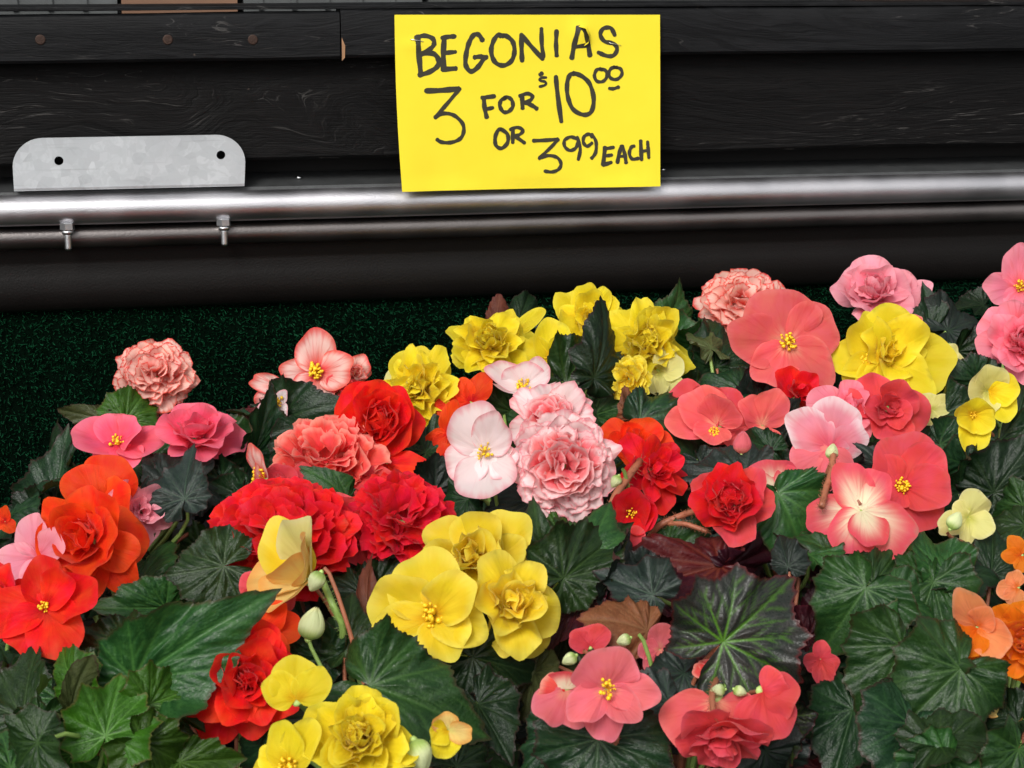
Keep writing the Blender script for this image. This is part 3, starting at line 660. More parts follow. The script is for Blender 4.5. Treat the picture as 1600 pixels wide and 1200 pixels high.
# ------------------------------------------------------------------ petals
def petal(L, Wd, lean=0., bend=0., cupx=.0, ruf=.05, nr=4, p=.6, notch=0., crump=.03, rnd=None, res=(15, 10), frill=0., twist=0.):
    nu, nv = res; ph = rnd.uniform(0, 6.3, 8)
    phi = np.linspace(-1.5, 1.5, nu)*.985
    v = np.linspace(0, 1, nv)**.85
    Wn = math.sin(math.atan(1/math.sqrt(p)))*math.cos(math.atan(1/math.sqrt(p)))**p; sx = (Wd/2)/(L*Wn)
    Rp = L*np.cos(phi)**p*(1-notch*np.exp(-(phi/.22)**2))*(1+.055*np.sin(2.7*phi+ph[0])+.03*np.sin(5.3*phi+ph[2])+(.02+frill*.5)*np.sin(9*phi+ph[1])+frill*np.sin(17*phi+ph[2]))
    PX = np.sin(phi)[None, :]*Rp[None, :]*v[:, None]*sx; PY = np.cos(phi)[None, :]*Rp[None, :]*v[:, None]
    vv = v[:, None]*np.ones(nu)[None, :]; PH = phi[None, :]*np.ones(nv)[:, None]
    # centre line
    ss = np.linspace(-.05*L, 1.15*L, 60); al = np.radians(lean+bend*np.clip(ss/L, 0, 1.2)); ds = ss[1]-ss[0]
    yy = np.cumsum(np.cos(al))*ds; zz_ = np.cumsum(np.sin(al))*ds; y0 = np.interp(0, ss, yy); z0 = np.interp(0, ss, zz_)
    cy = np.interp(PY, ss, yy)-y0; cz = np.interp(PY, ss, zz_)-z0; ca = np.interp(PY, ss, al)
    d = cupx*PX**2/(Wd*.5) + ruf*L*vv**2.2*(np.sin(nr*PH*1.3+ph[3])+.5*np.sin(nr*2.3*PH+ph[4]))*.6
    d += crump*1.25*L*np.sin(5*PX/L+ph[5])*np.sin(6*PY/L+ph[6])*np.clip(vv*2, 0, 1) + .010*L*np.sin(11*PH+ph[7])*vv**.7 + .022*L*np.sin(7*PH+ph[1]+3*vv)*vv**3
    d += twist*PX*vv
    X = PX; Y = cy-np.sin(ca)*d; Z = cz+np.cos(ca)*d
    V = np.stack([X.ravel(), Y.ravel(), Z.ravel()], 1)
    F = [(j*nu+i, j*nu+i+1, (j+1)*nu+i+1, (j+1)*nu+i) for j in range(nv-1) for i in range(nu-1)]
    UVv = np.stack([(PH.ravel()/3+.5), vv.ravel()], 1)
    return V, F, UVv
PN = [0]
def put_petal(flower, geo, az, r0, z0, mat, tilt=0.):
    V, F, UVv = geo; a = R_(az-90); c, s = math.cos(a), math.sin(a)
    V = V.copy(); V[:, 1] += r0; x, y = V[:, 0].copy(), V[:, 1].copy()
    V[:, 0] = x*c-y*s; V[:, 1] = x*s+y*c; V[:, 2] += z0
    me = bpy.data.meshes.new('petal'); me.from_pydata(V.tolist(), [], F); me.shade_smooth()
    uv = me.uv_layers.new(name='UVMap'); li = np.empty(len(me.loops), dtype=np.int32); me.loops.foreach_get('vertex_index', li)
    uv.data.foreach_set('uv', UVv[li].ravel().astype(np.float32)); me.materials.append(PM[mat])
    o = bpy.data.objects.new('petal', me); COL.objects.link(o); o.parent = flower; PN[0] += 1
    return o
def stamens(flower, r, rnd, n=26, off=(0, 0), mat=None, z=0.):
    g = G()
    for i in range(n):
        a = i*2.4; q = math.sqrt((i+.5)/n); rr = r*q
        h = r*(1.25-.6*q*q)*rnd.uniform(.8, 1.15)
        x, y = rr*math.cos(a)+rnd.normal(0, r*.16), rr*math.sin(a)+rnd.normal(0, r*.16)
        g.tube([(off[0]+x*.2, off[1]+y*.2, z), (off[0]+x*.7, off[1]+y*.7, z+h*.6), (off[0]+x, off[1]+y, z+h)], r*.05, 5, False)
        g.ball((off[0]+x, off[1]+y, z+h), r*rnd.uniform(.13, .25), 6, 4, (rnd.uniform(.7, 1.5), rnd.uniform(.7, 1.5), 1.2))
    g.out('stamens', mat or M_STAMEN, flower)

PLANTS = {}; ITEMS = []
def flower_obj(plant, M, size, back=True, calyx=M_CALYX, name='flower'):
    g = G(); r = size
    g.lathe([(.0002, -.01*r), (.08*r, -.02*r), (.12*r, -.05*r), (.09*r, -.13*r), (.045*r, -.22*r), (.03*r, -.30*r)], 10)
    o = g.out(name, calyx); o.matrix_world = M; ITEMS.append((plant, o, 'f')); return o

SC = 1.05; SCS = 1.0
def F_single(plant, u, v, R, petals, mat, face=(0,.3,1), rot=0, lift=0, st=.16, lean=12, bend=-8, cup=.15, ruf=.05, off=(0,0), seed=0, stn=26, mats=None, z=0., nr=3, stz=0., crump=.03):
    R *= SC
    pos, d = canopy(u, v, lift); k = d/F; M = frame(pos, face, 90); rnd = np.random.default_rng(seed+int(u)*3+int(v)*7)
    fl = flower_obj(plant, M, R*k)
    for i, pt in enumerate(petals):
        a, L, Wd = pt[0], pt[1]*SCS*rnd.uniform(.96, 1.04), pt[2]*SCS; le = pt[3] if len(pt) > 3 else lean; be = pt[4] if len(pt) > 4 else bend; le += rnd.normal(0, 6); be += rnd.normal(0, 10)
        geo = petal(L*k, Wd*k, le, be, cup, ruf, nr, p=.5, crump=crump, rnd=rnd, res=(31, 16), notch=rnd.uniform(0, .05))
        put_petal(fl, geo, a, .02*R*k, (.012*i+z)*R*k, (mats[i % len(mats)] if mats else mat))
    if st: stamens(fl, st*R*k, rnd, int(rnd.integers(int(stn*.6), stn+4)), (off[0]*k, off[1]*k), z=stz*R*k+.02*R*k)
    return fl
def F_double(plant, u, v, R, mat, n=26, face=(0,.3,1), lift=0, sy=1., sx=1., lean0=4, lean1=82, ruf=.07, inner=None, h=.28, frill=0., wid=1.0, Lin=.42, seed=0, bend0=-15, bend1=45, rot=0, open_=1.0, st=0, nr=4, jit=9., crump=.06, asp=None, outer=None, cupx=.2, off=(0,0), heart=8):
    R *= SC
    pos, d = canopy(u, v, lift); k = d/F; M = frame(pos, face, 90+rot); rnd = np.random.default_rng(seed+int(u)*5+int(v)*11)
    M = M @ Matrix.Diagonal((sx, sy, 1, 1)); fl = flower_obj(plant, M, R*k); Rk = R*k
    for i in range(n):
        t = i/(n-1); az = 137.5*i+rnd.normal(0, 8); L = Rk*((1-t)*1.0+t*Lin)*(1+rnd.normal(0, .05))
        le = lean0+(lean1-lean0)*t**.85*open_+rnd.normal(0, jit); be = bend0+(bend1-bend0)*t+rnd.normal(0, jit)
        geo = petal(L*.92, L*wid*(1-.12*t)*rnd.uniform(.9, 1.12), le, be, cupx*(.6+t), ruf*(1+.6*t), nr, p=.55, crump=crump, rnd=rnd,
                    res=(25, 13) if t < .5 else (19, 10), frill=frill, twist=rnd.normal(0, .12))
        mm = mat
        if inner and t > inner[1]: mm = inner[0]
        if outer and t < outer[1]: mm = outer[0]
        put_petal(fl, geo, az, Rk*(.05+.07*(1-t)*(1 if i else 0)), Rk*h*t+Rk*.012*(i % 3), mm)
    for i in range(heart if not st else 0):
        q = math.sqrt((i+.4)/heart)*.15; a = 2.4*i
        geo = petal(Rk*.30*rnd.uniform(.8, 1.1), Rk*.30*rnd.uniform(.8, 1.2), 66-150*q+rnd.normal(0, 8), 10+rnd.normal(0, 15), .3, ruf*1.3, nr, p=.5, crump=.08, rnd=rnd, res=(13, 8), frill=frill)
        V, F_, U_ = geo; V = V+np.array([0, 0, 0])
        put_petal(fl, (V, F_, U_), 137.5*i+rnd.normal(0, 40), Rk*q, Rk*(h*.85+.03), inner[0] if inner else mat)
    if st: stamens(fl, st*Rk, rnd, 18, (off[0]*k, off[1]*k), z=Rk*h)
    return fl
def F_ruffle(plant, u, v, R, mat, n=44, face=(0,.3,1), lift=0, sy=1., sx=1., inner=None, h=.40, ruf=.15, frill=.03, wid=1.15, seed=0, rot=0, nr=5, spread=.60, Lp=.46, ring=9, rlean=8, jitaz=30, rmat=None, l0=28, l1=52):
    "carnation-like head: short frilled petals standing all over a dome, wider ones round the rim"
    R *= SC
    pos, d = canopy(u, v, lift); k = d/F; M = frame(pos, face, 90+rot); rnd = np.random.default_rng(seed+int(u)*5+int(v)*11)
    M = M @ Matrix.Diagonal((sx, sy, 1, 1)); Rk = R*k; fl = flower_obj(plant, M, Rk)
    for i in range(ring):
        geo = petal(Rk*rnd.uniform(.86, .98), Rk*rnd.uniform(.62, .85), rlean+rnd.normal(0, 5), -14+rnd.normal(0, 6), .15, ruf*.6, nr, p=.5, crump=.05, rnd=rnd, res=(23, 11), frill=frill*.6)
        put_petal(fl, geo, 360*i/ring+rnd.normal(0, 7), .05*Rk, .02*Rk*(i % 2), rmat or mat)
    for i in range(n):
        q = math.sqrt((i+.5)/n); az = 137.5*i; r0 = Rk*spread*q; z0 = Rk*h*(1-q*q)
        L = Rk*Lp*(1+.12*(1-q))*(1+rnd.normal(0, .09)); le = l0+l1*(1-q)**.7+rnd.normal(0, 11)
        geo = petal(L, L*wid*rnd.uniform(.85, 1.25), le, -28+rnd.normal(0, 12), .35, ruf, nr, p=.5, crump=.06, rnd=rnd, res=(17, 9), frill=frill, twist=rnd.normal(0, .25))
        V, F_, U_ = geo; a = R_(rnd.normal(0, jitaz)); V = V.copy(); c_, s_ = math.cos(a), math.sin(a)
        V = np.stack([V[:, 0]*c_-V[:, 1]*s_, V[:, 0]*s_+V[:, 1]*c_, V[:, 2]], 1)
        put_petal(fl, (V, F_, U_), az, r0, z0, inner[0] if inner and q < inner[1] else mat)
    return fl
def F_bud(plant, u, v, R, ang, mat='budcream', lift=.01, sq=.72, n=4, open_=0, face=(0,0,1)):
    pos, d = canopy(u, v, lift); k = d/F; M = frame(pos, face, ang); rnd = np.random.default_rng(int(u)*13+int(v))
    # axis of the bud is the local y
    g = G(); Rk = R*k
    g.tube([(0, -Rk*1.05, 0), (0, -Rk*.9, 0), (0, -Rk*.7, 0)], [Rk*.10, Rk*.22, Rk*.15], 8); fl = g.out('bud', M_CALYX); fl.matrix_world = M; ITEMS.append((plant, fl, 'b'))
    NU, NV = 14, 10
    for q in range(n):
        V = []; c0 = q*2*math.pi/n; F_ = []
        for j in range(NV+1):
            t = j/NV; prof = math.sin(math.pi*min(1, t**.75*.93+.05))**.75*sq; sp = math.pi/n*1.35*(1-.1*t)
            for i in range(NU+1):
                a = c0+sp*(2*i/NU-1); e = 1+.05*(2*i/NU-1)+.05*(q % 2)+open_*t*t*.5
                V.append((Rk*prof*e*math.cos(a), Rk*(-.85+1.8*t*(1-.12*(2*i/NU-1)**2)), Rk*prof*e*math.sin(a)))
        F_ = [(j*(NU+1)+i, j*(NU+1)+i+1, (j+1)*(NU+1)+i+1, (j+1)*(NU+1)+i) for j in range(NV) for i in range(NU)]
        me = bpy.data.meshes.new('petal'); me.from_pydata(V, [], F_); me.shade_smooth()
        uv = me.uv_layers.new(name='UVMap'); li = np.empty(len(me.loops), dtype=np.int32); me.loops.foreach_get('vertex_index', li)
        U = np.array([(i/NU, j/NV) for j in range(NV+1) for i in range(NU+1)]); uv.data.foreach_set('uv', U[li].ravel().astype(np.float32))
        me.materials.append(PM[mat]); o = bpy.data.objects.new('petal', me); COL.objects.link(o); o.parent = fl
    return fl
def F_stem(plant, pts, r, mat, name='stem'):
    "visible stem through canopy points (u, v, lift)"
    P = [canopy(*p)[0] for p in pts]; r_ = r*canopy(*pts[0])[1]/F
    Q = []
    for i in range(len(P)-1):
        for q in range(5): Q.append(P[i].lerp(P[i+1], q/5))
    Q.append(P[-1]); Q = [Q[0]]+[(Q[i-1]+Q[i]*2+Q[i+1])/4 for i in range(1, len(Q)-1)]+[Q[-1]]
    c = sum(Q, Vector())/len(Q); g = G(); g.tube([q-c for q in Q], r_, 9)
    rr = random.Random(int(pts[0][0]))                     # fine hairs on the stem
    for _ in range(int(len(Q)*14)):
        b = rr.choice(Q)-c + Vector((rr.uniform(-1,1), rr.uniform(-1,1), rr.uniform(-1,1)))*r_*.5
        dd = Vector((rr.uniform(-1,1), rr.uniform(-1,1), rr.uniform(-1,1))).normalized()
        g.tube([b, b+dd*r_*1.9], r_*.06, 3, False)
    o = g.out(name, mat); o.location = c; bpy.context.view_layer.update() if False else None
    o.matrix_world = Matrix.Translation(c); ITEMS.append((plant, o, 's')); return o
def LEAF(plant, u, v, ang, L, kind='point', mat='green', face=None, lift=0.0, seed=None, sw=1.0):
    rnd = random.Random(int(u)*31+int(v)*17+int(ang)); hero = seed is not None; seed = rnd.randrange(14) if seed is None else seed
    if kind == 'round' and not hero and rnd.random() < .45: kind = 'point'
    if face and not hero:
        lift -= .034+rnd.gauss(0, .014)
        face = (face[0]+rnd.gauss(0, .5), face[1]+rnd.gauss(.1, .5), 1); ang += rnd.gauss(0, 12)
        u -= math.cos(R_(ang))*L*.10; v += math.sin(R_(ang))*L*.10
    if face is None: face = (rnd.uniform(-.45, .45), rnd.uniform(.1, .75), 1)
    sw *= rnd.uniform(.8, 1.1) if not hero else 1
    pos, d = canopy(u, v, lift); k = d/F*L
    M = frame(pos, face, ang) @ Matrix.Diagonal((k*sw, k, k, 1))
    o = bpy.data.objects.new('leaf', leaf_mesh(kind, seed)); COL.objects.link(o)
    o.material_slots[0].link = 'OBJECT'; o.material_slots[0].material = LM[mat]
    o.matrix_world = M; ITEMS.append((plant, o, 'l')); return o
def PLANT(key, label): PLANTS[key] = label
# ================================================================== LAYOUT
PLANT('ruffpic', 'begonia with one round ruffled coral and white flower against the green turf at far left')
PLANT('pinkleft', 'pink begonia with bright pink double flowers below the lone ruffled flower at far left')
PLANT('orleft', 'begonia with one large loose orange-red flower near the left edge')
PLANT('redleft', 'scarlet begonia with open red flower in the lower left corner')
PLANT('greenleft', 'leafy green begonia without flowers at the bottom left corner')
PLANT('orfront', 'begonia with orange-red flower half hidden behind the big pointed leaf, front left')
PLANT('picback', 'begonia with four-petalled blush flower and yellow centre standing against the turf')
PLANT('redrose', 'begonia with a single rose-shaped bright red flower left of centre')
PLANT('salmon', 'salmon begonia with flat ruffled flowers left of centre, below the red rose-shaped one')
PLANT('redmass', 'begonia with two wide crimson ruffled flowers left of centre')
PLANT('yelback', 'yellow begonia at the back left of centre, topped by an upright pointed petal')
PLANT('yelback2', 'yellow begonia at the back centre with a narrow dark leaf across its flowers')
PLANT('whitepink', 'white and pink begonia in the middle with ruffled and open flowers')
PLANT('orcentre', 'orange-red begonia peeking out behind the white and pink flowers')
PLANT('budyel', 'begonia with a half-open peach and cream bloom and small green buds above yellow petals')
PLANT('yelhero', 'begonia with the large bright yellow flower cluster in the centre front')
PLANT('redbell', 'begonia with narrow red hanging flowers on hairy red stems right of centre')
PLANT('redcream', 'begonia with cream and rose flowers seen from behind, right of centre')
PLANT('coralhero', 'begonia with a flat wide open coral flower and yellow centre at the upper right')
PLANT('coralmid', 'begonia with two folded coral-red flowers right of centre, below the flat coral flower')
PLANT('coralright', 'begonia with deep coral open flower facing left and upright coral petals, right side')
PLANT('picright', 'begonia with white and coral frilled flower behind the flat coral flower')
PLANT('pinkback', 'pale pink begonia at the back right in front of the black panel')
PLANT('yelright', 'begonia with large open lemon yellow flower at the upper right')
PLANT('pinkright', 'pink begonia cut by the right edge with stacked full double petals')
PLANT('yelbell', 'begonia with small hanging yellow trumpet flower near the right edge')
PLANT('paleyel', 'begonia with pale yellow-green nodding flower near the right edge')
PLANT('orange', 'begonia with orange flowers at the right edge and broad glossy leaves')
PLANT('bronze', 'begonia with dark bronze leaves and coral pink flowers in the front right of centre')

# ---- flowers
F_ruffle('ruffpic', 243, 590, 66, 'picotee', 60, face=(.05,.35,1), sy=.92, seed=3, jitaz=50, Lp=.40)
F_double('pinkleft', 308, 690, 78, 'pink', 16, face=(.1,1.0,1), sy=.85, ruf=.09, wid=1.15, h=.25, lift=.01, lean1=60)
F_single('pinkleft', 185, 695, 80, [(175,80,75,20),(110,55,60,40),(350,78,70,20),(280,60,80,5),(20,50,60,35)], 'pink', face=(-.05,1.0,1), st=.12, lean=15, cup=.2, lift=.01)
F_double('pinkleft', 218, 800, 60, 'palepink', 8, face=(.6,.2,1), h=.1, lean1=30, lift=.012)
F_single('pinkleft', 60, 870, 75, [(110,75,60),(200,80,70),(280,60,60),(30,60,60)], 'palepink', face=(-.4,.2,1), st=0, lift=.03)
F_single('pinkleft', 8, 815, 26, [(80,26,24),(200,26,24),(320,24,24)], 'orred', face=(-.4,.2,1), st=0, lift=-.0)
F_double('orleft', 138, 845, 108, 'orred', 14, face=(-.15,.3,1), sx=.84, sy=1.0, h=.18, ruf=.08, wid=1.0, lift=.035, lean1=62, rot=20)
F_single('orleft', 160, 785, 80, [(75,76,100,20,-20),(135,70,80,25,-20),(15,60,70,30,-20)], 'orred', face=(-.1,.2,1), st=0, lift=.03, cup=-.15)
F_single('orleft', 150, 850, 80, [(310,90,70,10,-20),(340,75,65,15,-10),(250,95,80,5,-20),(220,85,75,5,-15)], 'orred', face=(0,.2,1), st=0, lift=.045, cup=.1)
F_single('redleft', 72, 950, 95, [(95,80,70,35,-20),(185,100,85,12,-15),(235,80,80,8,-15),(300,95,95,8,-20),(15,95,80,15,-20),(55,80,60,40,0)], 'scarlet', face=(.0,.35,1), st=.10, lift=.06, ruf=.10, crump=.06, cup=.25)
F_double('redleft', 0, 935, 65, 'red', 12, face=(-.3,.4,1), lift=.03)
F_double('orfront', 385, 1065, 88, 'scarlet', 30, face=(.2,.2,1), sy=1.0, lift=.04, h=.25, ruf=.08)
F_single('orfront', 370, 1060, 90, [(60,110,90,15,-20),(100,90,80,20,-15),(200,110,80,10,-20),(230,120,80,5,-10),(255,110,70,5,-15)], 'scarlet', face=(-.1,.2,1), st=0, lift=.03, ruf=.09)
F_single('orfront', 410, 985, 70, [(10,62,60,10,-15),(60,55,55,20,-15),(180,60,60,10,-15),(290,70,60,5,-15)], 'orred', face=(0,.3,1), st=0, lift=.035)
F_double('redmass', 412, 935, 48, 'coralred', 10, face=(0,.6,1), lift=.02)
F_single('picback', 494, 582, 64, [(93,66,66,10,5),(183,56,50,10,0),(2,64,62,10,-5),(262,58,72,8,-20)], 'picsingle', face=(0,.15,1), st=.18, ruf=.04, lift=.02, cup=.1)
F_single('picback', 445, 608, 50, [(165,62,32,10,-5),(200,58,34,10,-5),(300,40,36,20)], 'picsingle', face=(-.5,.2,1), st=0, lift=.0)
F_single('picback', 434, 632, 30, [(200,34,26,10),(300,28,30),(60,24,24)], 'whitepink', face=(-.3,.4,1), st=.3, lift=.005)
F_double('picback', 548, 585, 36, 'picsingle', 12, face=(.5,.2,1), lift=-.01, ruf=.12)
F_double('picback', 535, 610, 34, 'coralred', 7, face=(.3,.1,1), lift=-.01)
F_double('redrose', 592, 668, 80, 'scarlet', 34, face=(.08,.35,1), sx=.90, sy=.98, h=.36, ruf=.06, wid=1.15, lift=.015, lean0=12, bend0=5, bend1=70, jit=4)
F_single('redrose', 605, 725, 70, [(190,75,60,0,-20),(350,70,55,0,-20),(265,45,110,0,-30)], 'scarlet', face=(.05,.8,1), st=0, lift=.0)
F_ruffle('salmon', 512, 728, 92, 'salmon', 50, face=(0,1.0,1), h=.3, lift=0, Lp=.36, spread=.68)
F_double('salmon', 445, 775, 60, 'coralred', 22, face=(-.2,.8,1), ruf=.1, lift=.0)
F_single('salmon', 553, 745, 70, [(200,80,60,5,-10),(340,75,60,5,-10),(270,40,90,0,-30)], 'coralred', face=(0,.9,1), st=0, lift=.005)
F_single('salmon', 413, 748, 50, [(85,64,44,40,0),(262,52,44,40,0),(20,30,50,60,10)], 'picsingle', face=(-.75,.2,.8), st=.28, lift=.035)
F_ruffle('redmass', 440, 852, 122, 'red', 70, face=(-.1,.7,1), sy=.92, h=.30, lift=.02, ring=12, Lp=.36, spread=.68)
F_double('redmass', 560, 835, 85, 'coralred', 10, face=(.2,.7,1), h=.1, lean1=30, ruf=.1, lift=.01)
F_ruffle('redmass', 628, 815, 80, 'deepred', 44, face=(.25,.75,1), h=.3, lift=.025, frill=.05)
F_double('yelback', 765, 548, 74, 'yellow', 34, face=(.0,.5,1), sy=.92, h=.38, ruf=.14, wid=.72, jit=16, Lin=.5, frill=.015)
F_double('yelback', 660, 615, 72, 'yellow', 34, face=(-.25,.2,1), h=.38, ruf=.15, frill=.02, sy=1.12, wid=.7, jit=16, Lin=.5)
F_single('yelback', 655, 600, 66, [(115,66,70,10,-15),(50,60,70,10),(270,75,60,5)], 'yellow', face=(-.2,.4,1), st=0)
F_single('yelback', 805, 520, 50, [(35,56,30,30,-30),(120,30,26,35),(300,45,45,10)], 'yellow', face=(.1,.5,1), st=0, lift=-.01)
F_single('yelback', 628, 595, 30, [(150,34,44,10),(230,34,34,10)], 'paleyel', face=(-.3,.3,1), st=0, lift=-.015)
F_single('yelback', 860, 562, 58, [(85,60,62,30,-20),(165,50,52,25,-25),(15,50,56,25,-15),(270,30,70,20,-10)], 'yellow', face=(.0,.25,1), st=.12, cup=.5, ruf=.07)
F_double('yelback2', 925, 505, 62, 'yellow', 14, face=(-.1,.35,1), h=.2, ruf=.12, frill=.015, sy=1.0, lean1=70, lift=-.01)
F_single('yelback2', 920, 500, 60, [(100,58,45,25),(60,55,40,30),(165,52,30,25),(230,60,50,10),(290,55,60,10)], 'yellow', face=(-.1,.2,1), st=0, ruf=.1)
F_double('yelback2', 1005, 545, 74, 'yellow', 34, face=(.15,.3,1), h=.36, ruf=.15, frill=.02, wid=.72, jit=16, Lin=.5, sy=1.1)
F_single('yelback2', 1030, 580, 45, [(10,40,44),(300,50,50),(250,40,44),(60,40,40)], 'paleyel', face=(.3,.3,1), st=0, lift=-.01)
F_ruffle('yelback2', 983, 592, 37, 'yellow2', 26, face=(-.2,.0,1), lift=.02)
# white and pink centre
F_single('whitepink', 757, 708, 72, [(112,80,92,12,-5),(62,74,66,22,-5),(212,66,70,8,0),(278,72,100,6,-8),(330,58,58,12,5)], 'whitepink', face=(-.1,.2,1), st=.17, lift=.075, ruf=.05, cup=.18, off=(0,0))
F_single('whitepink', 818, 606, 52, [(95,42,66,35,10),(30,62,50,20,25),(160,70,48,15,25),(270,30,100,25,40)], 'whitepink', face=(.0,.55,1), st=.2, lift=.02, cup=.35)
F_ruffle('whitepink', 862, 660, 72, 'picwhite', 30, face=(0,.45,1), inner=('piccore', .8), sy=.95, lift=.02, ruf=.10, h=.3, spread=.36, Lp=.36, ring=11)
F_ruffle('whitepink', 880, 728, 86, 'picwhite', 84, face=(.05,.15,1), inner=('piccore', .62), lift=.05, h=.36, spread=.64, Lp=.34, ring=12, ruf=.17, rot=15, jitaz=55, wid=1.2)
F_single('orcentre', 735, 628, 50, [(55,55,40,10,-20),(200,62,46,10),(120,40,36,15),(235,70,40,5)], 'orred', face=(-.1,.3,1), st=0, lift=.01)
F_single('orcentre', 700, 680, 45, [(80,55,36),(240,45,36),(200,40,34),(280,60,36,10)], 'orred', face=(-.2,.2,1), st=0, lift=-.01)
F_single('orcentre', 585+110, 716, 22, [(90,22,30),(210,20,24),(330,20,24)], 'orred', face=(-.2,.2,1), st=0, lift=-.0)
F_double('orcentre', 990, 700, 60, 'orred', 11, face=(0,.6,1), lift=-.01, lean1=60)
# front left yellow / buds
F_single('budyel', 480, 905, 74, [(75,112,88,50,-8),(140,104,88,42,-10),(205,96,90,36,-8),(262,88,94,40,0),(325,76,80,58,4),(25,88,76,58,0)], 'peach', face=(-.42,.5,.55), st=0, lift=.07, cup=.5, ruf=.09, mats=['paleyel','yellow2','peach','peach','peach','peach'])
F_bud('budyel', 494, 908, 19, 240, lift=.105)
F_bud('budyel', 488, 975, 29, 75, lift=.05)
F_stem('budyel', [(503,905,.075),(520,945,.06),(536,978,.03),(535,1040,-.03)], 5.5, M_STEM)
F_single('budyel', 463, 1095, 70, [(100,72,78,20,-10),(150,58,60,15,-10),(42,66,58,15,-10)], 'yellow', face=(0,.3,1), st=0, lift=.09, cup=.15, ruf=.04)
F_single('budyel', 452, 1200, 75, [(100,82,58,20),(62,84,62,25),(160,50,50,15),(200,60,60,5)], 'yellow', face=(-.1,.3,1), st=.2, lift=.08, cup=.3)
F_double('budyel', 565, 1165, 90, 'yellow', 36, face=(.0,.5,1), lift=.085, h=.34, ruf=.14, frill=.012, jit=14, Lin=.5, wid=.85, lean1=75)
F_single('budyel', 700, 1140, 40, [(110,30,44,30),(345,44,34,20),(255,44,50,15),(200,34,40,25)], 'peach', face=(.1,.1,1), st=0, lift=.09, cup=.5, mats=['peach','peach','yellow','yellow'])
F_bud('budyel', 655, 1180, 30, 290, lift=.08)
# hero yellow
F_single('yelhero', 680, 962, 105, [(112,108,124,30,-32),(165,112,104,14,-18),(208,106,88,6,-12),(245,88,70,2,-5),(278,70,44,8,-5),(305,86,84,8,-14),(345,90,84,22,-20),(40,98,80,48,-45)], 'yellow2', face=(-.1,.25,1), st=.15, lift=.06, ruf=.10, cup=.25, off=(-4,0), crump=.05)
F_double('yelhero', 738, 880, 90, 'yellow2', 16, face=(-.1,.55,1), h=.25, ruf=.12, wid=1.0, lift=.035, lean1=75, jit=14, crump=.07)
F_single('yelhero', 770, 880, 85, [(70,88,92,25,-20),(30,60,60,20),(110,62,50,40,-10)], 'yellow2', face=(.1,.3,1), st=0, lift=.035)
F_double('yelhero', 795, 945, 88, 'yellow2', 15, face=(.35,.25,1), h=.2, ruf=.13, wid=1.0, lift=.065, lean1=75, jit=14, crump=.08)
F_single('yelhero', 800, 950, 78, [(350,62,96,8,-15),(300,84,90,5,-20),(250,74,60,5,-10),(40,66,66,15,-10)], 'yellow2', face=(.2,.2,1), st=0, lift=.055, crump=.05)
# red bells and stems
F_double('redbell', 1015, 738, 68, 'red', 20, face=(.45,.3,1), wid=.65, ruf=.08, h=.2, lift=.02, lean1=60)
F_single('redbell', 985, 803, 52, [(90,62,72,50,15),(210,60,64,40,15),(330,60,64,40,15),(270,60,74,35,20),(150,52,60,50,20),(30,52,60,50,20)], 'red', face=(.0,.2,1), st=.16, lift=.035, cup=.5)
F_single('redbell', 982, 855, 34, [(250,42,46),(300,42,44),(200,34,36),(70,36,40)], 'coralred', face=(0,.1,1), st=0, lift=.02)
F_stem('redbell', [(1000,720,.05),(960,775,.045),(942,835,.01),(935,900,-.04)], 6, M_STEMR)
F_bud('redbell', 962, 752, 12, 240, 'budcream', lift=.055)
F_stem('redbell', [(1100,795,.03),(1065,805,.03),(1030,820,.02),(990,870,-.04)], 5, M_STEMR)
F_stem('redbell', [(1105,830,.03),(1070,818,.03),(1042,818,.02)], 4, M_STEMR)
# red cream
F_double('redcream', 1145, 792, 72, 'red', 32, face=(-.15,.35,1), h=.5, ruf=.12, lift=.055, bend1=60, lean0=34, outer=('coralred', .12), frill=.02)
F_single('redcream', 1213, 765, 50, [(90,50,84,5,10),(20,46,60,5,5),(170,40,60,5),(250,40,50,5)], 'redcream', face=(.1,.35,1), st=0, lift=.02, cup=-.15)
F_single('redcream', 1298, 700, 74, [(75,84,86,-5,20),(135,80,76,-5,20),(30,66,66,-8,18),(225,78,92,-5,22),(285,56,60,0,20)], 'roseedge', face=(-.05,.25,1), st=0, lift=.06, cup=-.25, mats=['roseedge','roseedge','roseedge','coralpink','coralpink'])
F_single('redcream', 1345, 798, 84, [(105,76,70,0,10),(60,70,70,0,10),(185,84,66,0,15),(240,72,70,0,10),(320,92,96,-5,20),(285,70,60,0,15)], 'redcream', face=(.0,.3,1), st=0, lift=.065, cup=-.12)
F_bud('redcream', 1300, 706, 14, 80, 'budcream', lift=.10)
F_stem('redcream', [(1302,708,.10),(1300,735,.095),(1290,765,.085),(1284,792,.08)], 5, M_STEMR)
F_stem('redcream', [(1296,752,.09),(1325,760,.085),(1345,790,.07)], 4, M_STEMR)
F_double('redcream', 1320, 645, 60, 'rosepink', 14, face=(.3,.5,1), lift=.02, ruf=.1)
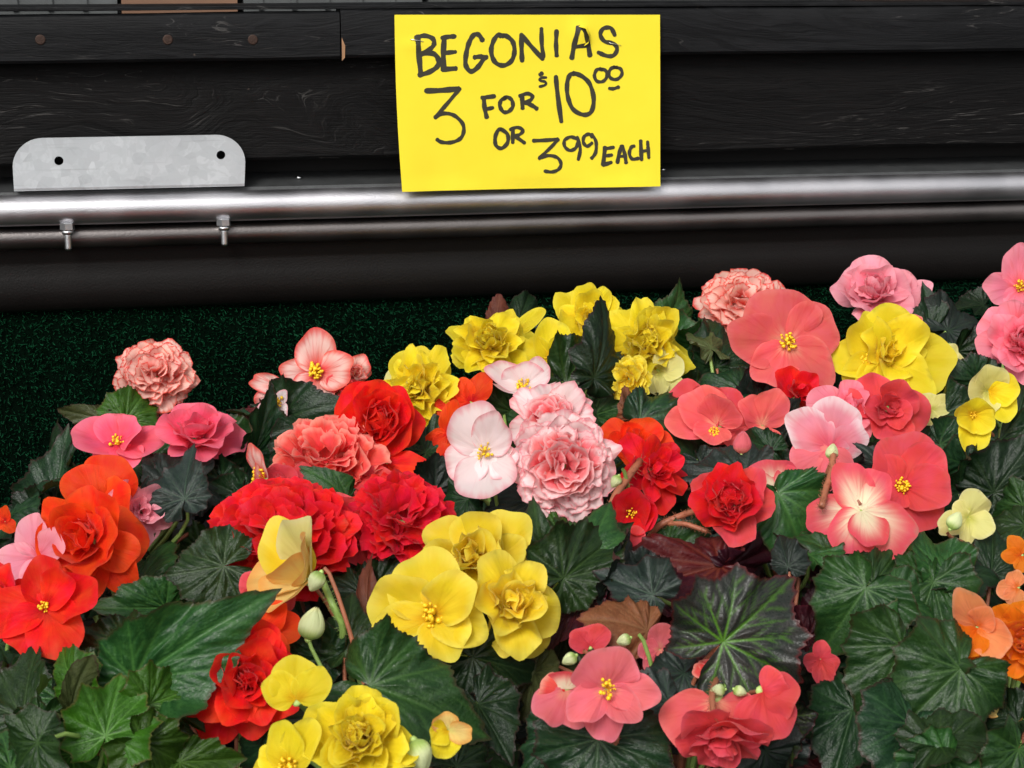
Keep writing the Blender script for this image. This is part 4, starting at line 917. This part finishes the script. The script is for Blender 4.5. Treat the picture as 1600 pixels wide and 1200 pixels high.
# coral hero
F_single('coralhero', 1230, 536, 92, [(103,82,128,10,-8),(178,96,84,8,-10),(20,88,96,10,-10),(240,78,76,6,-8),(305,88,96,5,-8)], 'coral', face=(-.02,.12,1), st=.13, lift=.05, ruf=.045, cup=.06, crump=.025)
F_double('coralmid', 1100, 650, 66, 'coralred', 8, face=(-.3,.4,1), h=.15, wid=1.2, lean0=10, lean1=55, lift=.01, st=0)
F_single('coralmid', 1120, 665, 66, [(130,72,80,30,-15),(175,80,60,15,-10),(65,60,70,50,-5),(250,44,60,10)], 'coral', face=(-.1,.4,1), st=.13, lift=.02, off=(-4,-14))
F_single('coralmid', 1190, 665, 60, [(60,66,56,35,10),(130,56,50,30),(200,66,60,10),(260,40,60,5)], 'coral', face=(.2,.4,1), st=0, lift=.01)
F_bud('coralmid', 1160, 692, 20, 85, 'coralpink', lift=.03)
F_double('coralmid', 1245, 625, 60, 'red', 8, face=(.2,.5,1), lift=-.01)
F_double('coralright', 1385, 640, 70, 'coralred', 8, face=(.1,.25,1), h=.1, lean0=12, lean1=50, wid=1.2, lift=.03, sy=.95)
F_single('coralright', 1410, 760, 88, [(85,92,96,20,-10),(35,84,84,30,-15),(350,76,80,30,-25),(295,76,96,10,-10),(225,46,60,10),(140,60,60,20)], 'coralred', face=(-.15,.2,1), st=.13, lift=.045, ruf=.04, cup=.2)
F_ruffle('picright', 1160, 482, 74, 'picotee', 56, jitaz=50, Lp=.40, face=(-.1,.45,1), sy=.85, lift=-.01)
F_double('pinkback', 1365, 468, 78, 'palepink', 22, face=(-.1,.55,1), sy=.92, h=.28, ruf=.09, lift=-.01)
F_single('pinkback', 1410, 470, 50, [(20,54,40,20),(80,50,34,30),(330,46,40,10)], 'palepink', face=(.1,.4,1), st=0, lift=-.01)
F_single('pinkback', 1432, 508, 18, [(90,18,20),(210,16,20),(330,16,18)], 'salmon', face=(0,.3,1), st=0, lift=.0)
F_double('yelright', 1385, 552, 62, 'yellow', 9, face=(.25,.2,1), h=.12, ruf=.12, wid=1.0, lean0=35, lean1=70, lift=.03, off=(0,0))
F_single('yelright', 1375, 562, 100, [(80,84,96,18,-14),(125,80,70,16,-10),(38,88,74,24,-14),(352,116,100,8,-16),(318,100,84,4,-16),(270,84,80,8,-14),(228,82,70,6,-10),(175,74,70,14,-10)], 'yellow', face=(-.05,.2,1), st=.10, lift=.025, ruf=.085, off=(-26,-4), crump=.05)
F_single('yelright', 1482, 568, 32, [(90,30,34),(0,26,40),(200,30,30),(280,28,30)], 'paleyel', face=(.2,.3,1), st=0, lift=-.01)
F_single('yelright', 1455, 640, 34, [(20,36,36),(100,30,36),(250,34,30)], 'paleyel', face=(.1,.3,1), st=0, lift=-.01)
F_single('pinkright', 1592, 448, 62, [(95,66,56),(190,62,52),(10,50,50),(265,50,50)], 'rosepink', face=(0,.2,1), st=.15, lift=.03)
F_double('pinkright', 1592, 540, 70, 'rosepink', 28, face=(-.1,.25,1), sy=1.05, h=.3, ruf=.08, wid=.9, lift=.02)
F_single('yelbell', 1543, 612, 46, [(95,52,54,30),(165,56,58,40,10),(20,50,60,35,10),(310,56,58,20),(240,50,50,30)], 'yellow', face=(.1,.1,1), st=0, lift=.06, mats=['paleyel','paleyel','yellow','yellow'], cup=.3)
F_single('yelbell', 1520, 648, 40, [(270,58,54,20),(205,38,50,35),(340,40,50,35),(90,34,66,40)], 'yellow', face=(0,-.1,1), st=.14, lift=.075, cup=.4)
F_single('paleyel', 1512, 808, 46, [(60,48,50),(330,44,48),(200,56,38),(265,46,28),(150,30,40)], 'paleyel', face=(.1,.2,1), st=0, lift=.035, cup=-.2)
F_bud('paleyel', 1492, 814, 17, 60, 'budcream', lift=.055)
F_single('orange', 1528, 980, 66, [(112,72,58,30),(235,66,60,20,5),(282,94,54,10,5),(325,62,66,25),(60,44,50,40)], 'peachor', face=(-.3,.1,1), st=0, lift=.07, cup=.35, mats=['peachor','orange','orange','peachor'])
F_double('orange', 1598, 1002, 66, 'orange', 30, face=(-.15,.1,1), h=.3, lift=.05, ruf=.1, wid=.8)
F_single('orange', 1590, 918, 34, [(190,34,34),(110,30,30),(250,30,34)], 'peachor', face=(-.1,.1,1), st=0, lift=.05)
F_bud('orange', 1558, 962, 12, 80, 'budcream', lift=.06)
F_single('orange', 1596, 868, 32, [(120,34,30),(180,30,28),(270,26,30)], 'orange', face=(-.1,.1,1), st=0, lift=.04)
F_single('orange', 1565, 1112, 24, [(190,34,16,20,-30),(340,34,16,20,-30)], 'peach', face=(0,.4,1), st=0, lift=.0)
# bronze plant flowers
F_single('bronze', 948, 1078, 84, [(98,70,112,48,-14),(215,84,58,14,10),(265,84,62,5,-10),(312,66,58,12),(352,80,66,14,-10)], 'coralpink', face=(.05,.3,1), st=.16, lift=.10, ruf=.07, cup=.12, stz=.1)
F_single('bronze', 884, 1078, 56, [(235,64,70,5,20),(290,60,60,5,20),(180,44,50,5,20),(90,30,60,0,20)], 'redcream', face=(-.1,.0,1), st=0, lift=.085, cup=-.3, mats=['coralpink','coralpink','salmon','redcream'])
F_single('bronze', 922, 1010, 40, [(100,34,64,20),(160,34,40,20),(40,38,40,20)], 'coralred', face=(0,.5,1), st=0, lift=.04)
F_single('bronze', 1030, 1015, 42, [(80,44,50),(300,44,44),(240,40,40),(180,36,36)], 'coralpink', face=(.1,.2,1), st=0, lift=.03)
F_single('bronze', 1120, 1095, 96, [(225,92,110,10,10),(275,84,140,12,10),(315,72,90,10,10)], 'coralred', face=(-.1,.05,1), st=0, lift=.075, cup=-.25, ruf=.04, mats=['coral','coral','coral'])
F_single('bronze', 1190, 1080, 70, [(335,62,84,5,20),(280,80,96,5,20),(25,44,60,10)], 'coralred', face=(.15,.05,1), st=0, lift=.095, cup=-.3)
F_double('bronze', 1125, 1135, 84, 'coralred', 16, face=(-.05,-1.1,1), h=.2, lift=.06, ruf=.10, lean0=10, lean1=60)
F_bud('bronze', 1122, 1078, 13, 185, 'budcream', lift=.09)
F_bud('bronze', 1156, 1080, 12, 340, 'budcream', lift=.09)
F_bud('bronze', 890, 1030, 14, 210, 'budcream', lift=.08)
F_bud('bronze', 975, 1000, 13, 200, 'budcream', lift=.07)
F_stem('bronze', [(1115,1120,.085),(1112,1085,.09),(1120,1060,.05)], 5, M_STEMR)
F_stem('bronze', [(962,1150,.03),(965,1180,.0),(975,1230,-.04)], 6, M_STEMR)
F_single('bronze', 1282, 1030, 34, [(80,30,30),(200,30,30),(280,40,40),(330,30,34)], 'coralred', face=(.1,.2,1), st=0, lift=.02)
F_single('bronze', 1105, 1048, 24, [(90,20,30),(180,24,24),(0,24,24)], 'salmon', face=(0,.3,1), st=0, lift=.05)

# ---- leaves placed where they show
L = LEAF
L('bronze', 1130, 1003, 40, 172, 'angular', 'bronze', (.08,.15,1), .085, seed=2)
L('greenleft', 205, 1062, 32, 245, 'point', 'green', (-.15,.1,1), .055, seed=1, sw=.72)
L('budyel', 578, 1072, -20, 190, 'point', 'green', (.15,.4,1), .055, seed=3, sw=1.25)
L('greenleft', 350, 885, 190, 105, 'round', 'green', (0,.35,1), .04, seed=4)
L('greenleft', 165, 1150, 80, 112, 'angular', 'fresh', (.1,.35,1), .045, seed=5)
L('greenleft', 235, 1100, 20, 85, 'angular', 'fresh', (.5,.3,1), .05, seed=8)
L('greenleft', 120, 1075, 130, 90, 'point', 'fresh', (-.5,.5,1), .05, seed=3)
L('greenleft', 60, 1160, 210, 95, 'angular', 'green', (-.5,.2,1), .07, seed=7)
L('greenleft', 225, 1160, -30, 105, 'angular', 'fresh', (.4,.0,1), .04, seed=6)
L('greenleft', 100, 1180, 200, 120, 'round', 'fresh', (-.2,.3,1), .05)
L('greenleft', 30, 1110, 120, 130, 'round', 'green', (-.2,.3,1), .045)
L('greenleft', 20, 1190, 60, 110, 'point', 'green', (-.2,.3,1), .055)
L('greenleft', 130, 1060, 20, 110, 'point', 'green', (.1,.6,1), .03)
L('greenleft', 90, 1040, 110, 100, 'point', 'dark', (.1,.6,1), .02)
L('greenleft', 290, 1190, 10, 100, 'round', 'fresh', (.1,.3,1), .04)
L('greenleft', 110, 1100, 60, 100, 'lance', 'olive', (.4,.3,1), .06)
L('greenleft', 250, 950, 170, 110, 'point', 'green', (.1,.5,1), .02)
L('greenleft', 190, 1010, 190, 120, 'point', 'green', (0,.5,1), .03)
L('greenleft', 240, 1110, -40, 90, 'point', 'fresh', (.3,.3,1), .035)
L('greenleft', 60, 1130, 230, 100, 'point', 'green', (-.2,.4,1), .06)
L('orleft', 215, 910, 60, 110, 'point', 'green', (0,.4,1), -.01)
L('orleft', 225, 790, 290, 60, 'lance', 'olive', (.4,.2,1), .055)
L('pinkleft', 290, 780, 100, 90, 'point', 'slate', (-.3,.25,1), .03, seed=0)
L('pinkleft', 300, 760, 230, 110, 'point', 'slate', (0,.3,1), .025, sw=1.1)
L('pinkleft', 265, 760, 130, 90, 'round', 'slate', (0,.3,1), .03)
L('pinkleft', 200, 650, 70, 70, 'round', 'fresh', (-.1,.2,1), .02)
L('pinkleft', 215, 640, 60, 60, 'round', 'slate', (.3,.2,1), .025)
L('pinkleft', 160, 655, 170, 80, 'lance', 'olive', (0,.8,1), -.01)
L('pinkleft', 100, 760, 120, 130, 'point', 'dark', (-.3,.5,1), -.01)
L('pinkleft', 90, 780, 70, 110, 'point', 'dark', (-.3,.5,1), -.0)
L('pinkleft', 60, 830, 230, 110, 'round', 'dark', (-.3,.4,1), .0)
L('pinkleft', 60, 880, 100, 110, 'point', 'dark', (-.3,.4,1), .005)
L('pinkleft', 20, 800, 70, 110, 'point', 'dark', (-.3,.6,1), -.01)
L('pinkleft', 340, 690, 30, 80, 'point', 'green', (.1,.7,1), -.02)
L('pinkleft', 270, 740, 0, 100, 'lance', 'maroon', (0,.9,1), .0)
L('pinkleft', 350, 760, -60, 100, 'point', 'dark', (.2,.5,1), .005)
L('picback', 445, 655, 10, 110, 'point', 'dark', (0,.6,1), .02)
L('picback', 430, 660, 170, 80, 'point', 'dark', (-.1,.6,1), .01)
L('picback', 480, 660, 40, 90, 'point', 'olive', (.1,.5,1), .0)
L('picback', 400, 640, 190, 60, 'lance', 'maroon', (-.1,1,1), .0)
L('picback', 500, 640, 20, 80, 'point', 'green', (.1,.5,1), -.01)
L('picback', 470, 680, 250, 80, 'point', 'dark', (.1,.5,1), .0)
L('salmon', 400, 700, 80, 110, 'point', 'dark', (0,.5,1), -.02)
L('salmon', 540, 778, 155, 85, 'lance', 'green', (.1,.3,1), .045, sw=1.2)
L('salmon', 380, 790, 250, 120, 'point', 'dark', (-.2,.5,1), -.01)
L('redrose', 640, 760, 20, 80, 'point', 'dark', (.1,.5,1), .0)
L('redrose', 670, 700, 60, 90, 'point', 'dark', (.3,.3,1), -.02)
L('whitepink', 690, 770, -20, 100, 'round', 'slate', (0,.5,1), .02)
L('whitepink', 725, 785, 200, 80, 'round', 'dark', (0,.4,1), .0)
L('whitepink', 885, 600, -35, 160, 'point', 'green', (.1,.35,1), -.005, seed=4, sw=1.1)
L('whitepink', 930, 640, 60, 100, 'round', 'green', (.2,.35,1), -.01)
L('whitepink', 790, 640, 190, 90, 'point', 'green', (-.1,.35,1), .005)
L('whitepink', 770, 650, 250, 90, 'point', 'green', (-.1,.35,1), -.01)
L('whitepink', 860, 800, 190, 80, 'point', 'maroon', (0,.8,1), .02)
L('whitepink', 900, 800, 340, 90, 'round', 'slate', (.1,.7,1), .01)
L('whitepink', 820, 790, 200, 90, 'round', 'slate', (0,.5,1), -.01)
L('whitepink', 880, 830, 40, 70, 'point', 'fresh', (.2,.3,1), .04)
L('whitepink', 900, 870, 100, 90, 'point', 'green', (.0,.4,1), .02)
L('whitepink', 720, 610, 130, 70, 'lance', 'slate', (.0,.3,1), .02)
L('yelback', 775, 510, 90, 70, 'lance', 'brown', (0,.2,1), -.03)
L('yelback', 815, 490, 50, 70, 'point', 'dark', (.2,.3,1), -.03)
L('yelback', 700, 640, 60, 90, 'point', 'green', (0,.4,1), -.02)
L('yelback', 860, 620, 100, 100, 'point', 'green', (0,.5,1), -.02)
L('yelback2', 928, 590, 70, 140, 'lance', 'dark', (.65,.1,1), .04, seed=2)
L('yelback2', 905, 590, 280, 80, 'point', 'dark', (0,.4,1), .01)
L('yelback2', 1040, 520, 60, 90, 'point', 'green', (.1,.5,1), -.03)
L('yelback2', 1060, 560, 20, 110, 'round', 'green', (.1,.5,1), -.02)
L('yelback2', 1040, 620, 330, 90, 'lance', 'dark', (.1,.6,1), .0)
L('coralmid', 985, 645, 85, 60, 'lance', 'brown', (0,.2,1), .02)
L('coralmid', 1000, 660, -10, 150, 'lance', 'dark', (.1,.5,1), .015, seed=1, sw=1.3)
L('coralmid', 1040, 700, 170, 110, 'point', 'dark', (0,.5,1), .0)
L('coralmid', 1150, 740, 170, 120, 'point', 'slate', (0,.7,1), .035)
L('coralmid', 1100, 730, 300, 80, 'point', 'slate', (0,.6,1), .02)
L('coralmid', 1150, 610, 200, 90, 'point', 'dark', (0,.7,1), .0)
L('coralmid', 1200, 700, 120, 70, 'point', 'dark', (0,.3,1), .03)
L('coralmid', 1190, 620, 20, 80, 'point', 'slate', (0,.6,1), .01)
L('coralhero', 1100, 600, 20, 120, 'round', 'green', (.1,.5,1), -.02)
L('coralhero', 1120, 560, 70, 100, 'point', 'dark', (.1,.3,1), .0)
L('coralhero', 1080, 540, 190, 80, 'point', 'green', (.1,.4,1), -.02)
L('coralhero', 1110, 540, 60, 70, 'point', 'olive', (.1,.4,1), .015)
L('coralhero', 1280, 625, 20, 90, 'point', 'slate', (.1,.6,1), .0)
L('pinkback', 1450, 520, 70, 80, 'point', 'dark', (.1,.4,1), -.02)
L('pinkback', 1490, 510, 20, 80, 'round', 'slate', (.1,.5,1), -.02)
L('pinkback', 1500, 560, 300, 90, 'round', 'dark', (.1,.5,1), -.01)
L('pinkback', 1470, 500, 150, 60, 'point', 'dark', (.1,.4,1), -.02)
L('pinkright', 1520, 600, 200, 90, 'point', 'dark', (.0,.5,1), .0)
L('pinkright', 1560, 700, 280, 110, 'point', 'dark', (.0,.5,1), .0)
L('pinkright', 1530, 480, 200, 60, 'point', 'dark', (.0,.4,1), -.01)
L('pinkright', 1590, 650, 80, 80, 'point', 'dark', (.0,.4,1), -.01)
L('coralright', 1380, 730, 130, 60, 'point', 'slate', (.0,.3,1), .055)
L('coralright', 1370, 740, 230, 60, 'point', 'slate', (.0,.3,1), .05)
L('coralright', 1480, 660, 300, 120, 'point', 'dark', (.0,.5,1), .0)
L('yelbell', 1480, 700, 330, 120, 'lance', 'dark', (.0,.5,1), .01, sw=1.4)
L('yelbell', 1510, 740, 250, 110, 'point', 'dark', (.0,.4,1), .02)
L('yelbell', 1560, 760, 60, 110, 'point', 'dark', (.0,.4,1), .01)
L('paleyel', 1590, 790, 190, 80, 'round', 'green', (.0,.3,1), .03)
L('paleyel', 1600, 830, 250, 90, 'point', 'green', (.0,.3,1), .03)
L('paleyel', 1510, 760, 60, 100, 'point', 'dark', (.0,.4,1), .01)
L('redcream', 1215, 770, -65, 130, 'lance', 'green', (.1,.3,1), .06, seed=3, sw=1.7)
L('redcream', 1320, 870, 150, 90, 'point', 'green', (.1,.4,1), .03)
L('redcream', 1230, 660, 160, 80, 'point', 'slate', (.1,.5,1), .03)
L('redcream', 1265, 860, 110, 90, 'point', 'green', (.1,.4,1), .04)
L('redbell', 880, 905, 42, 150, 'point', 'green', (.1,.3,1), .055, seed=0, sw=.8)
L('redbell', 890, 900, 250, 70, 'point', 'green', (-.1,.3,1), .05)
L('redbell', 990, 900, 150, 100, 'round', 'slate', (-.1,.4,1), .04)
L('redbell', 960, 925, 60, 110, 'round', 'slate', (-.1,.4,1), .035)
L('redbell', 850, 870, 100, 90, 'lance', 'green', (-.4,.3,1), .03)
L('redbell', 1040, 870, 30, 100, 'point', 'green', (.1,.5,1), .0)
L('redmass', 545, 910, 80, 110, 'point', 'dark', (.1,.3,1), .04, sw=1.2)
L('redmass', 560, 920, 130, 90, 'point', 'dark', (-.1,.3,1), .04)
L('redmass', 575, 960, 100, 100, 'lance', 'brown', (.7,.2,1), .045)
L('redmass', 590, 920, 30, 90, 'point', 'dark', (.3,.4,1), .02)
L('budyel', 540, 1010, 80, 100, 'point', 'green', (-.1,.4,1), .03)
L('budyel', 500, 1030, 200, 90, 'point', 'dark', (-.1,.4,1), .02)
L('budyel', 450, 1130, 340, 110, 'point', 'dark', (.1,.4,1), .03)
L('budyel', 420, 1160, 200, 80, 'point', 'dark', (-.3,.4,1), .02)
L('budyel', 750, 1110, 280, 110, 'point', 'dark', (.3,.3,1), .035)
L('budyel', 720, 1190, 30, 90, 'round', 'dark', (.3,.3,1), .03)
L('yelhero', 750, 1030, 350, 120, 'point', 'dark', (.1,.5,1), .01)
L('yelhero', 850, 900, 330, 80, 'point', 'maroon', (.1,.4,1), .02)
L('yelhero', 745, 1010, 10, 70, 'lance', 'brown', (.1,.5,1), .035)
L('bronze', 1125, 885, 205, 250, 'lance', 'maroon', (-.1,.9,1), .0, seed=5, sw=.9)
L('redbell', 1020, 930, 155, 95, 'point', 'slate', (-.1,.4,1), .05, seed=6)
L('redbell', 905, 885, 60, 120, 'point', 'green', (.2,.3,1), .05, seed=9)
L('bronze', 1040, 930, 30, 170, 'lance', 'maroon', (.1,.7,1), .05, sw=1.2)
L('bronze', 1150, 885, 20, 130, 'lance', 'maroon', (.1,.5,1), .03)
L('bronze', 900, 960, 240, 120, 'point', 'maroon', (-.2,.4,1), .045)
L('bronze', 960, 950, 200, 110, 'point', 'maroon', (0,.6,1), .045)
L('bronze', 1000, 985, 170, 110, 'lance', 'brown', (0,.5,1), .06, sw=1.4)
L('bronze', 880, 1000, 260, 90, 'point', 'olive', (-.4,.3,1), .04)
L('bronze', 1070, 1020, 140, 100, 'round', 'maroon', (0,.4,1), .05)
L('bronze', 1060, 1060, 230, 100, 'round', 'slate', (0,.3,1), .05)
L('bronze', 1080, 1085, 60, 80, 'lance', 'maroon', (.2,.3,1), .02, sw=1.2)
L('bronze', 1040, 1110, 250, 120, 'point', 'slate', (-.1,.3,1), .045)
L('bronze', 935, 1155, 265, 130, 'round', 'dark', (0,.25,1), .022, seed=6, sw=1.3)
L('bronze', 870, 1150, 220, 110, 'round', 'dark', (0,.35,1), .04)
L('bronze', 830, 1060, 250, 110, 'point', 'olive', (-.5,.3,1), .02)
L('bronze', 1240, 1070, 280, 130, 'round', 'slate', (.1,.4,1), .045)
L('bronze', 1230, 1130, 250, 120, 'round', 'bronze', (.1,.3,1), .035)
L('bronze', 1270, 1000, 320, 90, 'round', 'maroon', (.2,.4,1), .04)
L('bronze', 1250, 880, 70, 80, 'point', 'maroon', (.1,.4,1), .05)
L('bronze', 1230, 880, 100, 60, 'point', 'slate', (.1,.4,1), .055)
L('bronze', 1200, 1180, 300, 110, 'round', 'slate', (.1,.3,1), .03)
L('orange', 1352, 920, 235, 120, 'point', 'green', (-.1,.3,1), .06, seed=0, sw=1.3)
L('orange', 1370, 905, 60, 90, 'round', 'green', (.1,.5,1), .045)
L('orange', 1470, 890, 130, 90, 'point', 'green', (0,.3,1), .055, sw=1.3)
L('orange', 1480, 895, 10, 100, 'point', 'dark', (.1,.5,1), .045)
L('orange', 1455, 920, 260, 110, 'round', 'green', (0,.4,1), .05)
L('orange', 1410, 940, 340, 80, 'round', 'green', (0,.4,1), .055)
L('orange', 1410, 1010, 245, 140, 'point', 'green', (-.1,.35,1), .06, seed=7, sw=1.3)
L('orange', 1420, 1000, 20, 120, 'round', 'green', (.2,.35,1), .05)
L('orange', 1500, 1045, 225, 150, 'point', 'green', (0,.3,1), .055, seed=4, sw=1.1)
L('orange', 1520, 1040, 330, 110, 'point', 'dark', (.2,.4,1), .045)
L('orange', 1420, 1140, 240, 130, 'point', 'dark', (0,.4,1), .05, sw=1.2)
L('orange', 1480, 1160, 30, 120, 'round', 'green', (.1,.4,1), .06)
L('orange', 1470, 1190, 200, 130, 'point', 'green', (0,.4,1), .065)
L('orange', 1330, 1120, 270, 130, 'point', 'dark', (0,.4,1), .02)
L('orange', 1580, 1130, 200, 110, 'point', 'dark', (0,.4,1), .04)
L('orange', 1590, 1180, 230, 110, 'point', 'green', (0,.4,1), .05)
L('orange', 1550, 890, 100, 90, 'point', 'dark', (0,.4,1), .02)
L('orange', 1330, 1010, 200, 100, 'point', 'dark', (0,.4,1), .02)

# ---- filler foliage in the depth of the canopy
rf = random.Random(77)
bnd_x = [0,100,200,400,550,700,850,1000,1100,1300,1450,1600]; bnd_y = [800,740,680,690,670,650,600,600,570,540,540,560]
pxpos = {}
for p, o, kd in ITEMS:
    w = o.matrix_world.translation-CAM; dd = w.dot(FW); pxpos.setdefault(p, []).append((800+F*w.dot(RT)/dd, 600-F*w.dot(UP)/dd))
for row in range(13):
    for colm in range(19):
        u = -30+colm*92+rf.uniform(-30, 30)+(row % 2)*46; v = 560+row*58+rf.uniform(-22, 22)
        if v < np.interp(u, bnd_x, bnd_y)+25: continue
        if v > 950 and rf.random() < .35: continue
        if 310 < u < 400 and 1110 < v: continue
        best = min(pxpos, key=lambda k: min((a-u)**2+(b-v)**2 for a, b in pxpos[k]))
        mm = rf.choice(['dark','dark','green','slate']); 
        if best == 'bronze': mm = rf.choice(['slate','maroon','bronze','dark'])
        if best in ('greenleft','orange'): mm = rf.choice(['green','green','dark'])
        LEAF(best, u, v, rf.uniform(0, 360), rf.uniform(70, 115), rf.choice(['point','round','point']), mm, (rf.uniform(-.6,.6), rf.uniform(.1,1.0), 1), rf.uniform(-.10, -.04))
# ================================================================== pots, crowns, stalks and parenting
bpy.context.view_layer.update()
GRP = 'potted begonias packed together on the bench'
POTH = .115
cent = {}
for key in PLANTS:
    ps = [o.matrix_world.translation for p, o, kd in ITEMS if p == key and kd != 's']
    fs = [o.matrix_world.translation for p, o, kd in ITEMS if p == key and kd in 'fb'] or ps
    c = sum(fs, Vector())/len(fs); c2 = sum(ps, Vector())/len(ps); cent[key] = np.array([(c.x*.6+c2.x*.4), (c.y*.6+c2.y*.4)])
keys = list(PLANTS)
TD = .135; TY0 = 1.28; NT = 6
def tier_z(i): return CAMZ-(CA-CB*(TY0+TD*(i+.5)))-.245
tier = {k: int(min(NT-1, max(0, (cent[k][1]-TY0)//TD))) for k in keys}
for it in range(300):
    for i, a in enumerate(keys):
        for b in keys[i+1:]:
            if tier[a] == tier[b]:
                dd = cent[a][0]-cent[b][0] or 1e-4
                if abs(dd) < .121: m_ = math.copysign((.121-abs(dd))*.5, dd); cent[a][0] += m_; cent[b][0] -= m_
for k in keys: cent[k][1] = TY0+TD*(tier[k]+.5)+(.02 if False else 0)
pot_me = None
for key in keys:
    base = Vector((cent[key][0], cent[key][1], tier_z(tier[key]))); e = empty('begonia_plant', base); tag(e, PLANTS[key], 'begonia', GRP)
    g = G(); g.lathe([(.0001,0),(.040,0),(.042,.002),(.053,POTH-.018),(.0565,POTH-.018),(.0575,POTH),(.0535,POTH),(.051,POTH-.02),(.049,.02)], 28); pot = g.out('pot', M_POT, e)
    g = G(); g.lathe([(.0001,POTH-.008),(.025,POTH-.010),(.0515,POTH-.014)], 20); g.out('soil', M_SOIL, pot)
    crown = base+Vector((0, 0, POTH-.012)); inv = Matrix.Translation(-base)
    g = G()
    for p, o, kd in ITEMS:
        if p != key: continue
        Mw = o.matrix_world.copy(); o.parent = e; o.matrix_basis = inv @ Mw
        if kd == 's': continue
        P = Mw.translation; zax = Mw.to_3x3().col[2].normalized(); yax = Mw.to_3x3().col[1].normalized()
        back = -zax if kd == 'f' else (-yax if kd == 'b' else (-yax*.8-zax*.6).normalized())
        ln = (P-crown).length; c1 = P+back*ln*(.28 if kd != 'b' else .10); c2 = crown+Vector((0, 0, ln*.35))
        s0 = P+back*(.004 if kd != 'b' else .012)
        pts = [((1-t)**3)*s0+3*(1-t)**2*t*c1+3*(1-t)*t*t*c2+t**3*crown for t in np.linspace(0, 1, 9)]
        iv = Mw.inverted(); g2 = G(); rad = .0016 if kd != 'l' else .0017
        g2.tube([q for q in pts], [rad*(1+.5*i/8) for i in range(9)], 6, False)
        me_v = [iv @ Vector(q) for q in g2.v]
        red = (hash((round(P.x*1000), round(P.y*1000))) % 3) == 0
        mesh('stalk' if kd != 'l' else 'petiole', me_v, g2.f, M_STEMR if red or kd == 'l' and key in ('bronze',) else M_STEM, o)
# ------------------------------------------------------------------ bench
M_BENCH = wood_mat('bench_wood', (.02,.016,.012), (.05,.04,.03))
bench = empty('display_bench', (0, 0, 0)); tag(bench, 'stepped dark wooden display stand carrying all the potted begonias', 'display stand')
for i in range(NT):
    y, z = TY0+TD*i, tier_z(i)
    for q in (0, 1):
        y0 = y+q*TD/2
        g = G(); g.box(-1.5, 1.5, y0+.001, y0+TD/2-.003, z-.022, z-.0005, .002); g.out('plank', M_BENCH, bench, False)
    if i:
        g = G(); g.box(-1.5, 1.5, y+.002, y+.014, tier_z(i-1)+.0005, z-.0225); g.out('riser', M_BENCH, bench, False)
for x in (-1.4, 0, 1.4):
    for i in (0, 2, 5): g = G(); y = TY0+TD*(i+.5); g.box(x-.03, x+.03, y-.03, y+.03, 0, tier_z(i)-.0225); g.out('leg', M_BENCH, bench, False)
